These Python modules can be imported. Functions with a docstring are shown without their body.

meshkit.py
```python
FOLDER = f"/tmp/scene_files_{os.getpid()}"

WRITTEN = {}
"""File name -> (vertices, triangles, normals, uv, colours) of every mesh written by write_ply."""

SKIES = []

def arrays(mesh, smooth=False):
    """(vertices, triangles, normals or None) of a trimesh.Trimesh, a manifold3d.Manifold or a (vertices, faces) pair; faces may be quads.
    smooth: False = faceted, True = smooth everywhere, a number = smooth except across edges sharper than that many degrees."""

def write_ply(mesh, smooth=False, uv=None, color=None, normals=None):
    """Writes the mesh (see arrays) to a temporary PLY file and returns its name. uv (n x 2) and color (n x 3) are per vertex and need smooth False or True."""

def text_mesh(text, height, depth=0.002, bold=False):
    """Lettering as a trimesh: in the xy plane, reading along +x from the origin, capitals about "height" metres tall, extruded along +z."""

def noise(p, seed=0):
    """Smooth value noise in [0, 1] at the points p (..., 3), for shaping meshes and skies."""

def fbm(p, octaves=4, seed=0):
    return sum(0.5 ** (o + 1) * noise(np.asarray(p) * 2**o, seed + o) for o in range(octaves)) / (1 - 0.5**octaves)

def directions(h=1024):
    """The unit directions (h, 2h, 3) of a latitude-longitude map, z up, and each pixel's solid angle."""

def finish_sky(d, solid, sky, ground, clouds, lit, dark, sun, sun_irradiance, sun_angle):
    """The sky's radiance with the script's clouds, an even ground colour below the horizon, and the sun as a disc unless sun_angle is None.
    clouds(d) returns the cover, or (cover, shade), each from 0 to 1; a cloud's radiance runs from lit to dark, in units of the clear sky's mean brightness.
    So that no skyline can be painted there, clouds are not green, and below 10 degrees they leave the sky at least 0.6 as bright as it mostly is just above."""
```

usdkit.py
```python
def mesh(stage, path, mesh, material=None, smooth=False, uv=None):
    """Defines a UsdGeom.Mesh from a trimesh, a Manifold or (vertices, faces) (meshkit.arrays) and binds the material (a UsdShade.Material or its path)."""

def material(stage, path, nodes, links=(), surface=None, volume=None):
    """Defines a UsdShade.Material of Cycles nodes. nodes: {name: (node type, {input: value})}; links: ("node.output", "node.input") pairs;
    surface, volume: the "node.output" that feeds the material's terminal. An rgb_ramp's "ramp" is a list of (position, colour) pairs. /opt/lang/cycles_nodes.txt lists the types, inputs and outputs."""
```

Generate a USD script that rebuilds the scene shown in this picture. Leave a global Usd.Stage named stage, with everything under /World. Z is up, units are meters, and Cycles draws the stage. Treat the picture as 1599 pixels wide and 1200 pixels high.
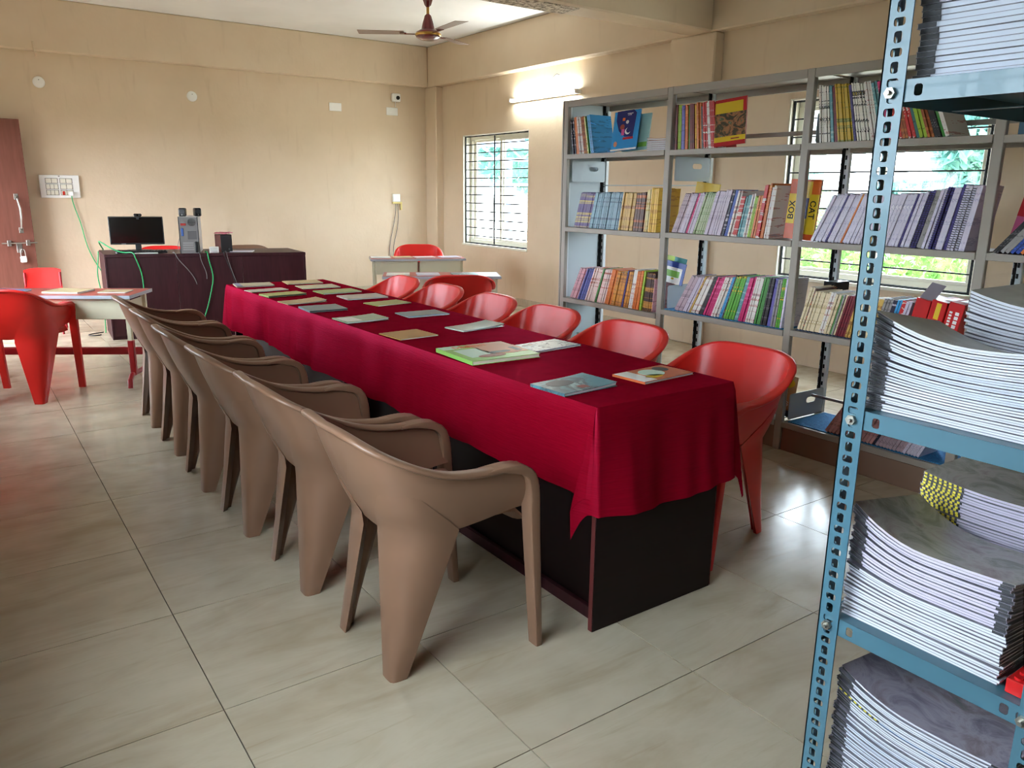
import math, random
import numpy as np, trimesh, usdkit, meshkit
from pxr import Usd, UsdGeom, UsdLux, UsdShade, Gf, Sdf
from scipy.interpolate import CubicSpline

stage = Usd.Stage.CreateInMemory()
UsdGeom.SetStageUpAxis(stage, UsdGeom.Tokens.z)
UsdGeom.SetStageMetersPerUnit(stage, 1.0)
UsdGeom.Xform.Define(stage, '/World')
stage.SetDefaultPrim(stage.GetPrimAtPath('/World'))
rnd = random.Random(7)

# ------------------------------------------------------------------ camera, sky, exposure
YAW, PITCH, ROLL, CAM_Z, F_PX = 0.616598735, 0.241593781, 0.0118708587, 1.38796170, 1225.75816
EXPOSURE = 2.55
SKY = 1.0
def camera():
    cy, sy, cp, sp = math.cos(YAW), math.sin(YAW), math.cos(PITCH), math.sin(PITCH)
    fwd = np.array([sy * cp, cy * cp, -sp]); right = np.array([cy, -sy, 0.0]); up = np.cross(right, fwd)
    r = math.cos(ROLL) * right + math.sin(ROLL) * up
    u = -math.sin(ROLL) * right + math.cos(ROLL) * up
    c = UsdGeom.Camera.Define(stage, '/World/camera')
    c.CreateHorizontalApertureAttr(36.0); c.CreateVerticalApertureAttr(27.0)
    c.CreateFocalLengthAttr(36.0 * F_PX / 1599.0)
    c.CreateClippingRangeAttr(Gf.Vec2f(0.05, 400.0))
    m = Gf.Matrix4d(*r, 0, *u, 0, *(-fwd), 0, 0, 0, CAM_Z, 1)
    c.AddTransformOp().Set(m)
    c.CreateExposureAttr(EXPOSURE)
camera()
dome = UsdLux.DomeLight.Define(stage, '/World/sky')
dome.CreateIntensityAttr(SKY); dome.CreateColorAttr(Gf.Vec3f(0.90, 0.97, 1.10))

# ------------------------------------------------------------------ helpers
used = {}
def numbered(path):
    n = used.get(path, 0); used[path] = n + 1
    return path if n == 0 else f'{path}_{n:03d}'
def path_of(parent): return '/World' if parent is None else str(parent.GetPath())
def obj(name, mesh, m, parent=None, smooth=False):
    p = numbered(path_of(parent) + '/' + name)
    return usdkit.mesh(stage, p, mesh, m, smooth=smooth).GetPrim()
def tag(o, label=None, cat=None, group=None, kind=None):
    for k, v in (('label', label), ('category', cat), ('group', group), ('kind', kind)):
        if v: o.SetCustomDataByKey(k, v)
    return o
def thing(name, label, cat, loc=(0, 0, 0), rz=0.0, group=None, kind=None):
    x = UsdGeom.Xform.Define(stage, numbered('/World/' + name))
    x.AddTranslateOp().Set(Gf.Vec3d(*map(float, loc)))
    x.AddRotateZOp().Set(float(rz))
    return tag(x.GetPrim(), label, cat, group, kind)
def copy(src, label, loc, rz=0.0, group=None, cat=None):
    was = src.GetCustomData()
    r = thing(src.GetName().rstrip('0123456789').rstrip('_'), label, cat or was['category'], loc, rz, group or was.get('group'))
    r.GetReferences().AddInternalReference(src.GetPath()); r.SetInstanceable(True)
    return r
def struct(name, mesh, m, parent=None, smooth=False, label=None):
    o = obj(name, mesh, m, parent, smooth)
    return tag(o, label, None, None, 'structure' if parent is None else None)

def box(x0, y0, z0, x1, y1, z1):
    b = trimesh.creation.box([abs(x1 - x0), abs(y1 - y0), abs(z1 - z0)])
    b.apply_translation([(x0 + x1) / 2, (y0 + y1) / 2, (z0 + z1) / 2]); return b
def cbox(x0, y0, z0, x1, y1, z1, c=0.003):
    """box with chamfered edges"""
    lo, hi = np.minimum([x0, y0, z0], [x1, y1, z1]), np.maximum([x0, y0, z0], [x1, y1, z1])
    c = min(c, *(0.45 * (hi - lo))); pts = []
    for sx in (0, 1):
        for sy in (0, 1):
            for sz in (0, 1):
                q = np.where([sx, sy, sz], hi, lo).astype(float); s = np.where([sx, sy, sz], -1, 1)
                for k in range(3):
                    v = q + s * c; v[k] = q[k]; pts.append(v)
    return trimesh.convex.convex_hull(np.array(pts))
def cat(*ms):
    ms = [m for m in (ms[0] if len(ms) == 1 and isinstance(ms[0], (list, tuple)) else ms)]
    return trimesh.util.concatenate(ms)
def cyl(p0, p1, r, n=16, r2=None):
    p0, p1 = np.array(p0, float), np.array(p1, float)
    return tube([p0, p1], r if r2 is None else [r, r2], n)
def tube(pts, r, n=8):
    pts = np.asarray(pts, float); k = len(pts); r = np.broadcast_to(np.asarray(r, float), (k,))
    t = np.gradient(pts, axis=0); t /= np.linalg.norm(t, axis=1)[:, None] + 1e-12
    ref = np.array([0, 0, 1.0]) if abs(t[0, 2]) < 0.9 else np.array([1.0, 0, 0])
    a = np.cross(t[0], ref); a /= np.linalg.norm(a); V = []
    for i in range(k):
        a = a - t[i] * np.dot(a, t[i]); a /= np.linalg.norm(a); b = np.cross(t[i], a)
        for j in range(n):
            q = 2 * math.pi * j / n; V.append(pts[i] + r[i] * (math.cos(q) * a + math.sin(q) * b))
    return ring_mesh(np.array(V), k, n)
def ring_mesh(V, k, n, caps=True):
    F = []
    for i in range(k - 1):
        for j in range(n):
            a, b = i * n + j, i * n + (j + 1) % n
            F += [[a, b, b + n], [a, b + n, a + n]]
    if caps:
        V = np.vstack([V, V[:n].mean(0), V[-n:].mean(0)])
        for j in range(n):
            F += [[k * n, (j + 1) % n, j], [k * n + 1, (k - 1) * n + j, (k - 1) * n + (j + 1) % n]]
    m = trimesh.Trimesh(V, F, process=False)
    if caps and m.volume < 0: m.invert()
    return m
def lathe(profile, n=24, at=(0, 0, 0)):
    V = []
    for r, z in profile:
        for j in range(n):
            q = 2 * math.pi * j / n; V.append([at[0] + r * math.cos(q), at[1] + r * math.sin(q), at[2] + z])
    return ring_mesh(np.array(V), len(profile), n)
def grid_solid(P, off):
    """closed slab from a grid P[i,j] and an offset vector field (thickness)"""
    P = np.asarray(P, float); off = np.broadcast_to(off, P.shape); a, b = P.shape[:2]
    V = np.vstack([P.reshape(-1, 3), (P + off).reshape(-1, 3)]); n = a * b; F = []
    ix = lambda i, j: i * b + j
    for i in range(a - 1):
        for j in range(b - 1):
            q = [ix(i, j), ix(i + 1, j), ix(i + 1, j + 1), ix(i, j + 1)]
            F += [[q[0], q[2], q[1]], [q[0], q[3], q[2]]]
            q = [x + n for x in q]; F += [[q[0], q[1], q[2]], [q[0], q[2], q[3]]]
    rim = [ix(i, 0) for i in range(a)] + [ix(a - 1, j) for j in range(1, b)] + [ix(i, b - 1) for i in range(a - 2, -1, -1)] + [ix(0, j) for j in range(b - 2, 0, -1)]
    for x, y in zip(rim, rim[1:] + rim[:1]): F += [[x, y, y + n], [x, y + n, x + n]]
    m = trimesh.Trimesh(V, F, process=False)
    if m.volume < 0: m.invert()
    return m
def rotx(m, deg, about=(0, 0, 0)):
    m = m.copy(); m.apply_transform(trimesh.transformations.rotation_matrix(math.radians(deg), [1, 0, 0], about)); return m
def roty(m, deg, about=(0, 0, 0)):
    m = m.copy(); m.apply_transform(trimesh.transformations.rotation_matrix(math.radians(deg), [0, 1, 0], about)); return m
def rotz(m, deg, about=(0, 0, 0)):
    m = m.copy(); m.apply_transform(trimesh.transformations.rotation_matrix(math.radians(deg), [0, 0, 1], about)); return m
def move(m, x, y, z):
    m = m.copy(); m.apply_translation([x, y, z]); return m
def plate(poly, x0, x1):
    """a flat plate of the shapely polygon (y, z), from x0 to x1"""
    m = trimesh.creation.extrude_polygon(poly, x1 - x0, engine='earcut')
    m.vertices = np.stack([m.vertices[:, 2] + x0, m.vertices[:, 0], m.vertices[:, 1]], 1)
    if m.volume < 0: m.invert()
    return m
def lin(rgb):
    c = np.array(rgb, float) / 255.0
    return tuple(np.where(c <= 0.04045, c / 12.92, ((c + 0.055) / 1.055) ** 2.4))

mats = {}
def M(name, nodes=None, links=(), surface='p.BSDF'):
    if name not in mats:
        mats[name] = usdkit.material(stage, '/World/Looks/' + name, nodes, links, surface=surface)
    return mats[name]
def plain(name, rgb, rough=0.5, spec=0.5, **kw):
    if name in mats: return mats[name]
    return M(name, {'p': ('principled_bsdf', {'base_color': lin(rgb), 'roughness': rough, 'specular_ior_level': spec, **kw})})
def mottled(name, a, b, scale=8.0, rough=0.5, stretch=(1, 1, 1), bump=0.0, detail=5, lo=0.3, hi=0.7, spec=0.5, bscale=None, **kw):
    """two tones of one material mixed by noise in the object's own space, with an optional fine relief"""
    if name in mats: return mats[name]
    nodes = {'t': ('texture_coordinate', {}), 'm': ('mapping', {'scale': stretch}), 'n': ('noise_texture', {'scale': scale, 'detail': detail, 'roughness': 0.6}),
             'r': ('rgb_ramp', {'ramp': [(lo, lin(a)), (hi, lin(b))]}), 'p': ('principled_bsdf', {'roughness': rough, 'specular_ior_level': spec, **kw})}
    links = [('t.object', 'm.vector'), ('m.vector', 'n.vector'), ('n.fac', 'r.fac'), ('r.color', 'p.base_color')]
    if bump:
        nodes['n2'] = ('noise_texture', {'scale': bscale or scale * 12, 'detail': 4}); nodes['b'] = ('bump', {'strength': bump, 'distance': 0.004})
        links += [('m.vector', 'n2.vector'), ('n2.fac', 'b.height'), ('b.normal', 'p.normal')]
    return M(name, nodes, links)
def lined(name, base, marks, seed=0.0, scale=40.0, thr=0.55, rough=0.35, stretch=(1, 1, 1)):
    """printed paper: a base colour with print-like marks of other colours"""
    if name in mats: return mats[name]
    if name.startswith('cover_'):
        cols = [marks[0], base, base, *marks[1:]]
        return M(name, {'t': ('texture_coordinate', {}), 'm': ('mapping', {'location': (seed * 3.1, seed * 1.7, 0)}), 'n': ('noise_texture', {'scale': scale * .55, 'detail': 6, 'roughness': .65, 'distortion': 1.0}),
                        'r': ('rgb_ramp', {'ramp': [(.28 + .44 * i / (len(cols) - 1), lin(c)) for i, c in enumerate(cols)]}), 'p': ('principled_bsdf', {'roughness': rough})},
                 [('t.object', 'm.vector'), ('m.vector', 'n.vector'), ('n.fac', 'r.fac'), ('r.color', 'p.base_color')])
    ramp = [(0.0, lin(base)), (thr, lin(base))]
    for i, c in enumerate(marks):
        a = thr + 0.001 + i * (0.75 - thr) / len(marks)
        ramp += [(a, lin(c)), (thr + (i + 1) * (0.75 - thr) / len(marks), lin(c))]
    nodes = {'t': ('texture_coordinate', {}), 'm': ('mapping', {'location': (seed * 3.1, seed * 1.7, seed * 2.3), 'scale': stretch}),
             'n': ('noise_texture', {'scale': scale, 'detail': 3, 'roughness': 0.6}), 'r': ('rgb_ramp', {'ramp': ramp}), 'p': ('principled_bsdf', {'roughness': rough})}
    return M(name, nodes, [('t.object', 'm.vector'), ('m.vector', 'n.vector'), ('n.fac', 'r.fac'), ('r.color', 'p.base_color')])

WORDS = 'first second third fourth fifth sixth seventh eighth ninth tenth eleventh twelfth thirteenth fourteenth fifteenth sixteenth seventeenth eighteenth nineteenth'.split()
TENS = {20: 'twent', 30: 'thirt', 40: 'fort', 50: 'fift'}
def nth(i):
    if i <= 19: return WORDS[i - 1]
    t, r = TENS[i // 10 * 10], i % 10
    return t + 'ieth' if r == 0 else t + 'y-' + WORDS[r - 1]

# ------------------------------------------------------------------ materials
def wall_mat(name, a, b):
    return M(name, {'g': ('geometry', {}), 'n': ('noise_texture', {'scale': 1.3, 'detail': 6, 'roughness': 0.62}), 'r': ('rgb_ramp', {'ramp': [(0.3, lin(a)), (0.7, lin(b))]}),
                    'ms': ('mapping', {'scale': (6, 6, 0.9)}), 'ns': ('noise_texture', {'scale': 2.0, 'detail': 4}), 'rs': ('rgb_ramp', {'ramp': [(0.6, (1, 1, 1)), (0.8, (0.86, 0.83, 0.8))]}),
                    'mx': ('mix_color', {'blend_type': 'multiply', 'fac': 0.7}), 'n2': ('noise_texture', {'scale': 26, 'detail': 6}), 'b': ('bump', {'strength': 0.25, 'distance': 0.006}),
                    'p': ('principled_bsdf', {'roughness': 0.62, 'specular_ior_level': 0.35})},
             [('g.position', 'n.vector'), ('n.fac', 'r.fac'), ('g.position', 'ms.vector'), ('ms.vector', 'ns.vector'), ('ns.fac', 'rs.fac'), ('r.color', 'mx.a'), ('rs.color', 'mx.b'),
              ('mx.result', 'p.base_color'), ('g.position', 'n2.vector'), ('n2.fac', 'b.height'), ('b.normal', 'p.normal')])
wall_m = wall_mat('wall_paint', (209, 188, 160), (218, 199, 173))
ceil_m = mottled('ceiling_paint', (232, 232, 232), (240, 240, 240), scale=1.5, rough=0.7)
def tile_mat():
    return M('floor_tile', {'o': ('object_info', {}), 'cx': ('combine_xyz', {}), 'mu': ('math', {'math_type': 'multiply', 'value2': 37.0}), 'g': ('geometry', {}),
                            'a': ('vector_math', {'math_type': 'add'}), 'm': ('mapping', {'scale': (1.0, 3.4, 1.0), 'rotation': (0, 0, 1.28)}),
                            'n': ('noise_texture', {'scale': 1.6, 'detail': 7, 'roughness': 0.6, 'distortion': 0.6}),
                            'r': ('rgb_ramp', {'ramp': [(0.25, lin((166, 150, 124))), (0.45, lin((182, 168, 145))), (0.56, lin((188, 176, 154))), (0.75, lin((176, 160, 134)))]}),
                            'm2': ('mapping', {'scale': (1.2, 14, 1.0), 'rotation': (0, 0, 1.28)}), 'n3': ('noise_texture', {'scale': 2.2, 'detail': 5, 'distortion': 0.9}),
                            'rv': ('rgb_ramp', {'ramp': [(0.62, (1, 1, 1)), (0.72, (0.90, 0.87, 0.82))]}), 'mx': ('mix_color', {'blend_type': 'multiply', 'fac': 0.8}),
                            'ng': ('noise_texture', {'scale': 3.1, 'detail': 9, 'roughness': .72}), 'rg': ('rgb_ramp', {'ramp': [(.66, (1, 1, 1)), (.72, (.72, .70, .66))]}), 'mg': ('mix_color', {'blend_type': 'multiply', 'fac': 0.6}), 'nr': ('noise_texture', {'scale': 4.0, 'detail': 3}), 'rr': ('map_range', {'from_min': 0.3, 'from_max': 0.7, 'to_min': 0.16, 'to_max': 0.32}),
                            'p': ('principled_bsdf', {'specular_ior_level': 0.5})},
             [('o.random', 'mu.value1'), ('mu.value', 'cx.x'), ('mu.value', 'cx.z'), ('g.position', 'a.vector1'), ('cx.vector', 'a.vector2'), ('a.vector', 'm.vector'), ('m.vector', 'n.vector'),
              ('n.fac', 'r.fac'), ('a.vector', 'm2.vector'), ('m2.vector', 'n3.vector'), ('n3.fac', 'rv.fac'), ('r.color', 'mx.a'), ('rv.color', 'mx.b'), ('g.position', 'ng.vector'), ('ng.fac', 'rg.fac'), ('mx.result', 'mg.a'), ('rg.color', 'mg.b'), ('mg.result', 'p.base_color'),
              ('g.position', 'nr.vector'), ('nr.fac', 'rr.value'), ('rr.result', 'p.roughness')])
tile_m = tile_mat()
grout_m = plain('grout', (70, 60, 48), 0.9)
wood_m = mottled('dark_laminate', (20, 9, 10), (28, 12, 13), scale=6, stretch=(1, 1, 9), rough=0.5, spec=0.25)
desk_m = mottled('rosewood_laminate', (50, 20, 26), (64, 28, 34), scale=5, stretch=(7, 7, 0.8), rough=0.4, spec=0.25)
edge_m = plain('brown_edge_band', (92, 36, 36), 0.4)
door_m = mottled('door_veneer', (104, 62, 50), (118, 72, 60), scale=4, stretch=(9, 9, 0.8), rough=0.4)
steel_m = plain('zinc_steel', (170, 168, 160), 0.35, metallic=0.9)
brown_m = mottled('brown_plastic', (128, 95, 74), (132, 99, 78), scale=3, rough=0.38)
red_m = mottled('red_plastic', (214, 34, 30), (220, 40, 34), scale=3, rough=0.33)
shelf_m = mottled('grey_shelf_enamel', (158, 150, 138), (164, 157, 146), scale=4, rough=0.38)
shelf_in_m = plain('pale_blue_grey_enamel', (178, 190, 194), 0.4)
blackslot_m = plain('black_slot', (14, 14, 16), 0.7)
whiteslot_m = plain('white_slotted_strip', (214, 220, 222), 0.4)
rack_m = mottled('blue_grey_enamel', (66, 106, 122), (72, 112, 128), scale=5, rough=0.33, coat_weight=0.15)
page_m = mottled('page_edges', (206, 206, 212), (220, 220, 224), scale=60, stretch=(1, 1, 12), rough=0.8)
cream_page_m = mottled('cream_page_edges', (222, 212, 188), (234, 226, 206), scale=60, stretch=(1, 1, 12), rough=0.8)
white_m = plain('white_plastic', (236, 236, 232), 0.35)
black_m = plain('black_plastic', (16, 16, 18), 0.35)
gloss_black_m = plain('black_screen', (4, 4, 6), 0.12)
beige_m = plain('beige_metal', (206, 198, 172), 0.4)
redmetal_m = plain('dark_red_metal', (150, 14, 24), 0.35)
laminate_m = mottled('red_laminate', (176, 74, 66), (186, 84, 76), scale=30, rough=0.35)
gripe_m = plain('grey_edging', (168, 172, 182), 0.45)
green_m = plain('green_cable', (42, 168, 100), 0.45)
grey_wire_m = plain('grey_wire', (120, 118, 118), 0.5)
black_wire_m = plain('black_wire', (26, 24, 26), 0.5)
frame_m = plain('cream_aluminium', (226, 222, 206), 0.4)
grill_m = plain('black_grill_paint', (22, 30, 34), 0.5)
M('window_glass', {'tr': ('transparent_bsdf', {'color': (0.93, 0.975, 0.97)}), 'gl': ('glossy_bsdf', {'roughness': 0.02, 'color': (1, 1, 1)}), 'f': ('fresnel', {'IOR': 1.45}), 'g': ('geometry', {}), 'iv': ('math', {'math_type': 'subtract', 'value1': 1.0}), 'mu': ('math', {'math_type': 'multiply'}), 'mx': ('mix_closure', {})},
  [('g.backfacing', 'iv.value2'), ('f.fac', 'mu.value1'), ('iv.value', 'mu.value2'), ('mu.value', 'mx.fac'), ('tr.BSDF', 'mx.closure1'), ('gl.BSDF', 'mx.closure2')], surface='mx.closure')
mat_blue_m = mottled('blue_felt', (24, 92, 150), (56, 136, 190), scale=90, rough=0.95, bump=0.6, bscale=160)

# ------------------------------------------------------------------ room shell
XL, XR, XP, YB, YF, CEIL = -0.30, 5.68, 5.57, 10.0, -2.6, 3.25
BEAM_Z = 2.735
fl = struct('floor', box(XL - 0.2, YF - 0.2, -0.15, XR + 0.2, YB + 0.2, -0.006), grout_m, label='beige vitrified tile floor with dark joints')
TX, TY = 0.4466, 1.9725
for j in range(-8, 14):
    for i in range(-2, 10):
        x0, x1 = max(TX + 0.6 * i, XL), min(TX + 0.6 * (i + 1), XR)
        y0, y1 = max(TY + 0.6 * (j), YF), min(TY + 0.6 * (j + 1), YB)
        if x1 - x0 < 0.01 or y1 - y0 < 0.01: continue
        g = 0.0016
        obj('tile', box(x0 + g, y0 + g, -0.0055, x1 - g, y1 - g, 0.0), tile_m, fl)
struct('ceiling', box(XL - 0.2, YF - 0.2, CEIL, XR + 0.25, YB + 0.2, CEIL + 0.15), ceil_m, label='white painted flat ceiling')
struct('wall_back', box(XL - 0.2, YB, -0.15, XR + 0.22, YB + 0.2, CEIL), wall_m, label='peach back wall behind the computer desk')
struct('wall_front', box(XL - 0.2, YF - 0.2, -0.15, XR + 0.22, YF, CEIL), wall_m, label='peach wall behind the viewer')
W1 = (7.73, 9.20, 0.675, 2.085)
W2 = (2.58, 4.18, 0.70, 2.13)
def wall_with_holes(x0, x1, ya, yb, za, zb, holes):
    ms, y = [], ya
    for (h0, h1, z0, z1) in sorted(holes):
        ms += [box(x0, y, za, x1, h0, zb), box(x0, h0, z1, x1, h1, zb)]
        if z0 > za + 0.01: ms.append(box(x0, h0, za, x1, h1, z0))
        y = h1
    ms.append(box(x0, y, za, x1, yb, zb))
    return cat(ms)
struct('wall_right', wall_with_holes(XR, XR + 0.22, YF, YB, -0.15, CEIL, [W1, W2]), wall_m, label='peach right wall with barred sliding windows')
LW2, LW3, DOOR = (0.45, 2.05, 0.75, 2.15), (5.0, 6.6, 0.75, 2.15), (7.80, 9.60, -0.15, 2.10)
struct('wall_left', wall_with_holes(XL - 0.2, XL, YF, YB, -0.15, CEIL, [LW2, LW3, DOOR]), wall_m, label='peach left wall beside the viewer')
# beams and pillars
def beam(name, b, label): return struct(name, cbox(*b, 0.012), wall_m, label=label)
beam('trim_1', (XL, YB - 0.09, BEAM_Z, XP, YB + 0.01, CEIL), 'plastered beam along the top of the back wall')
beam('trim_2', (XP, YF, BEAM_Z, XR + 0.01, YB + 0.01, CEIL), 'plastered beam along the top of the right wall')
beam('trim_3', (XP, YB - 0.29, 0.0, XR + 0.01, YB + 0.01, BEAM_Z), 'slim pillar in the far right corner')
beam('trim_4', (XP, 4.91, 0.0, XR + 0.01, 5.44, BEAM_Z), 'wide pillar on the right wall under the cross beam')
beam('trim_5', (XL, 4.95, 2.735, XP, 5.22, CEIL), 'heavy plastered cross beam under the ceiling')
rough_m = M('bare_plaster', {'g': ('geometry', {}), 'n': ('noise_texture', {'scale': 26, 'detail': 6, 'roughness': 0.7}), 'r': ('rgb_ramp', {'ramp': [(0.42, lin((120, 108, 92))), (0.5, lin((196, 182, 160))), (0.62, lin((224, 214, 196)))]}),
             'b': ('bump', {'strength': 0.9, 'distance': 0.01}), 'p': ('principled_bsdf', {'roughness': 0.8})}, [('g.position', 'n.vector'), ('n.fac', 'r.fac'), ('n.fac', 'b.height'), ('r.color', 'p.base_color'), ('b.normal', 'p.normal')])
struct('trim_6', cbox(1.4, 4.985, 2.728, 4.12, 5.21, 2.740, 0.003), rough_m, label='rough unpainted plaster strip under the cross beam')
struct('baseboard_back', cbox(XL, YB - 0.012, 0.0, XP, YB, 0.09, 0.003), tile_m, label='beige tile skirting along the back wall')
struct('baseboard_right', cbox(XR - 0.012, 5.44, 0.0, XR, YB - 0.29, 0.09, 0.003), tile_m, label='beige tile skirting along the right wall')

# ------------------------------------------------------------------ windows (openings in walls at x = const)
def window(n, x, hole, side, label, bars=13, shutters=True):
    """x: inner wall face; side +1: outside is towards +x"""
    y0, y1, z0, z1 = hole
    t = thing(f'window_{n}', label, 'window', (x, (y0 + y1) / 2, z0), 0, None, 'structure')
    w, h = y1 - y0, z1 - z0; s = side
    L = lambda a, b: (min(s * a, s * b), max(s * a, s * b))
    def B(xa, xb, ya, za, yb, zb, c=0.003):
        p, q = L(xa, xb); return cbox(p, ya, za, q, yb, zb, c)
    fw = 0.05
    obj('reveal', cat([B(0.0, 0.22, -w / 2, 0, -w / 2 + 0.012, h), B(0.0, 0.22, w / 2 - 0.012, 0, w / 2, h), B(0.0, 0.22, -w / 2 + .012, h - 0.012, w / 2 - .012, h)]), frame_m, t)
    obj('sill', B(-0.015, 0.24, -w / 2 - 0.0, -0.004, w / 2, 0.022), frame_m, t)
    z_ = 0.022
    obj('frame', cat([B(0.11, 0.17, -w / 2 + .012, z_, w / 2 - .012, z_ + fw), B(0.11, 0.17, -w / 2 + .012, h - .012 - fw, w / 2 - .012, h - .012), B(0.11, 0.17, -w / 2 + .012, z_ + fw, -w / 2 + .012 + fw, h - .012 - fw),
                      B(0.11, 0.17, w / 2 - .012 - fw, z_ + fw, w / 2 - .012, h - .012 - fw)]), frame_m, t)
    for k, (a, b, xo) in enumerate(((-w / 2 + 0.06, 0.03, 0.115), (-0.03, w / 2 - 0.06, 0.145))):
        za, zb, sw = z_ + fw * 0.6, h - 0.012 - fw * 0.6, 0.045
        sh = obj('sash', cat([B(xo, xo + .025, a, za, b, za + sw), B(xo, xo + .025, a, zb - sw, b, zb), B(xo, xo + .025, a, za + sw, a + sw, zb - sw), B(xo, xo + .025, b - sw, za + sw, b, zb - sw)]), frame_m, t)
        obj('pane', B(xo + 0.010, xo + 0.014, a + sw - .002, za + sw - .002, b - sw + .002, zb - sw + .002, 0.0005), 'x' and mats['window_glass'], sh)
    g0, g1 = 0.028, 0.040
    gr = obj('grill_frame', cat([B(g0, g1, -w / 2 + .014, z_, -w / 2 + .044, h - .014), B(g0, g1, w / 2 - .034, z_, w / 2 - .014, h - .014), B(g0, g1, -.010 + .03, z_ + .018, .010 + .03, h - .03),
                                 B(g0, g1, -w / 2 + .034, z_, w / 2 - .034, z_ + .016), B(g0, g1, -w / 2 + .034, h - .028, w / 2 - .034, h - .014)]), grill_m, t)
    for k in range(bars):
        zz = z_ + (h - 0.04) * (k + 1) / (bars + 1)
        p, q = L(g0 + .002, g1 - .002)
        obj('grill_bar', cbox(p, -w / 2 + .03, zz - .005, q, w / 2 - .03, zz + .005, .001), grill_m, t)
    return t
window(1, XR, W1, 1, 'barred sliding window in the far corner, left of the bookcases', 12)
window(2, XR, W2, 1, 'barred sliding window seen through the shelves of the bookcases', 9)
window(3, XL, LW2, -1, 'barred sliding window on the left wall beside the viewer', 9)
window(4, XL, LW3, -1, 'barred sliding window on the left wall near the red desk', 9)

# door: frame in the left wall, leaf swung open against the back wall
df = thing('door_1', 'open brown wooden door leaf with slide bolt and white padlock by the back wall', 'door', (XL, 9.58, 0.0), 0, None, 'structure')
obj('door_frame', cat(cbox(-.2, -1.78, 0, 0.0, -1.72, 2.10), cbox(-.2, -.06 + .03, 0, 0.0, .02, 2.10), cbox(-.2, -1.72, 2.04, 0, -.03, 2.10)), door_m, df)
LEAFROT = -1.0
lw = 1.035
def leaf(m): return rotz(move(m, 0.0, 0.055, 0.0), 5.5)
obj('door_leaf', leaf(cbox(0.01, 0.0, 0.012, lw, 0.035, 2.035, 0.003)), door_m, df)
hd = obj('door_handle', leaf(cat(tube([(lw - .115, -.002, 1.27), (lw - .115, -.035, 1.25), (lw - .10, -.045, 1.15), (lw - .10, -.045, 1.05), (lw - .108, -.035, .95), (lw - .108, -.002, .93)], [.008, .008, .011, .011, .008, .008], 8),
         cbox(lw - .135, -.004, 1.24, lw - .095, 0, 1.30), cbox(lw - .128, -.004, .90, lw - .088, 0, .96))), steel_m, df)
bolt = obj('door_bolt', leaf(cat(tube([(lw - .30, -.018, .80), (lw + .02, -.018, .80)], .007, 8), cbox(lw - .25, -.024, .77, lw - .215, 0, .83), cbox(lw - .08, -.024, .77, lw - .045, 0, .83), cbox(lw - .17, -.006, .70, lw - .12, 0, .80))), steel_m, df)
pl = obj('padlock', leaf(cat(cbox(lw - .155, -.042, .60, lw - .095, -.016, .665, .008))), white_m, df)
obj('shackle', leaf(tube([(lw - .145, -.029, .66), (lw - .145, -.029, .715), (lw - .135, -.029, .735), (lw - .115, -.029, .735), (lw - .105, -.029, .715), (lw - .105, -.029, .66)], .005, 8)), steel_m, pl)

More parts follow.
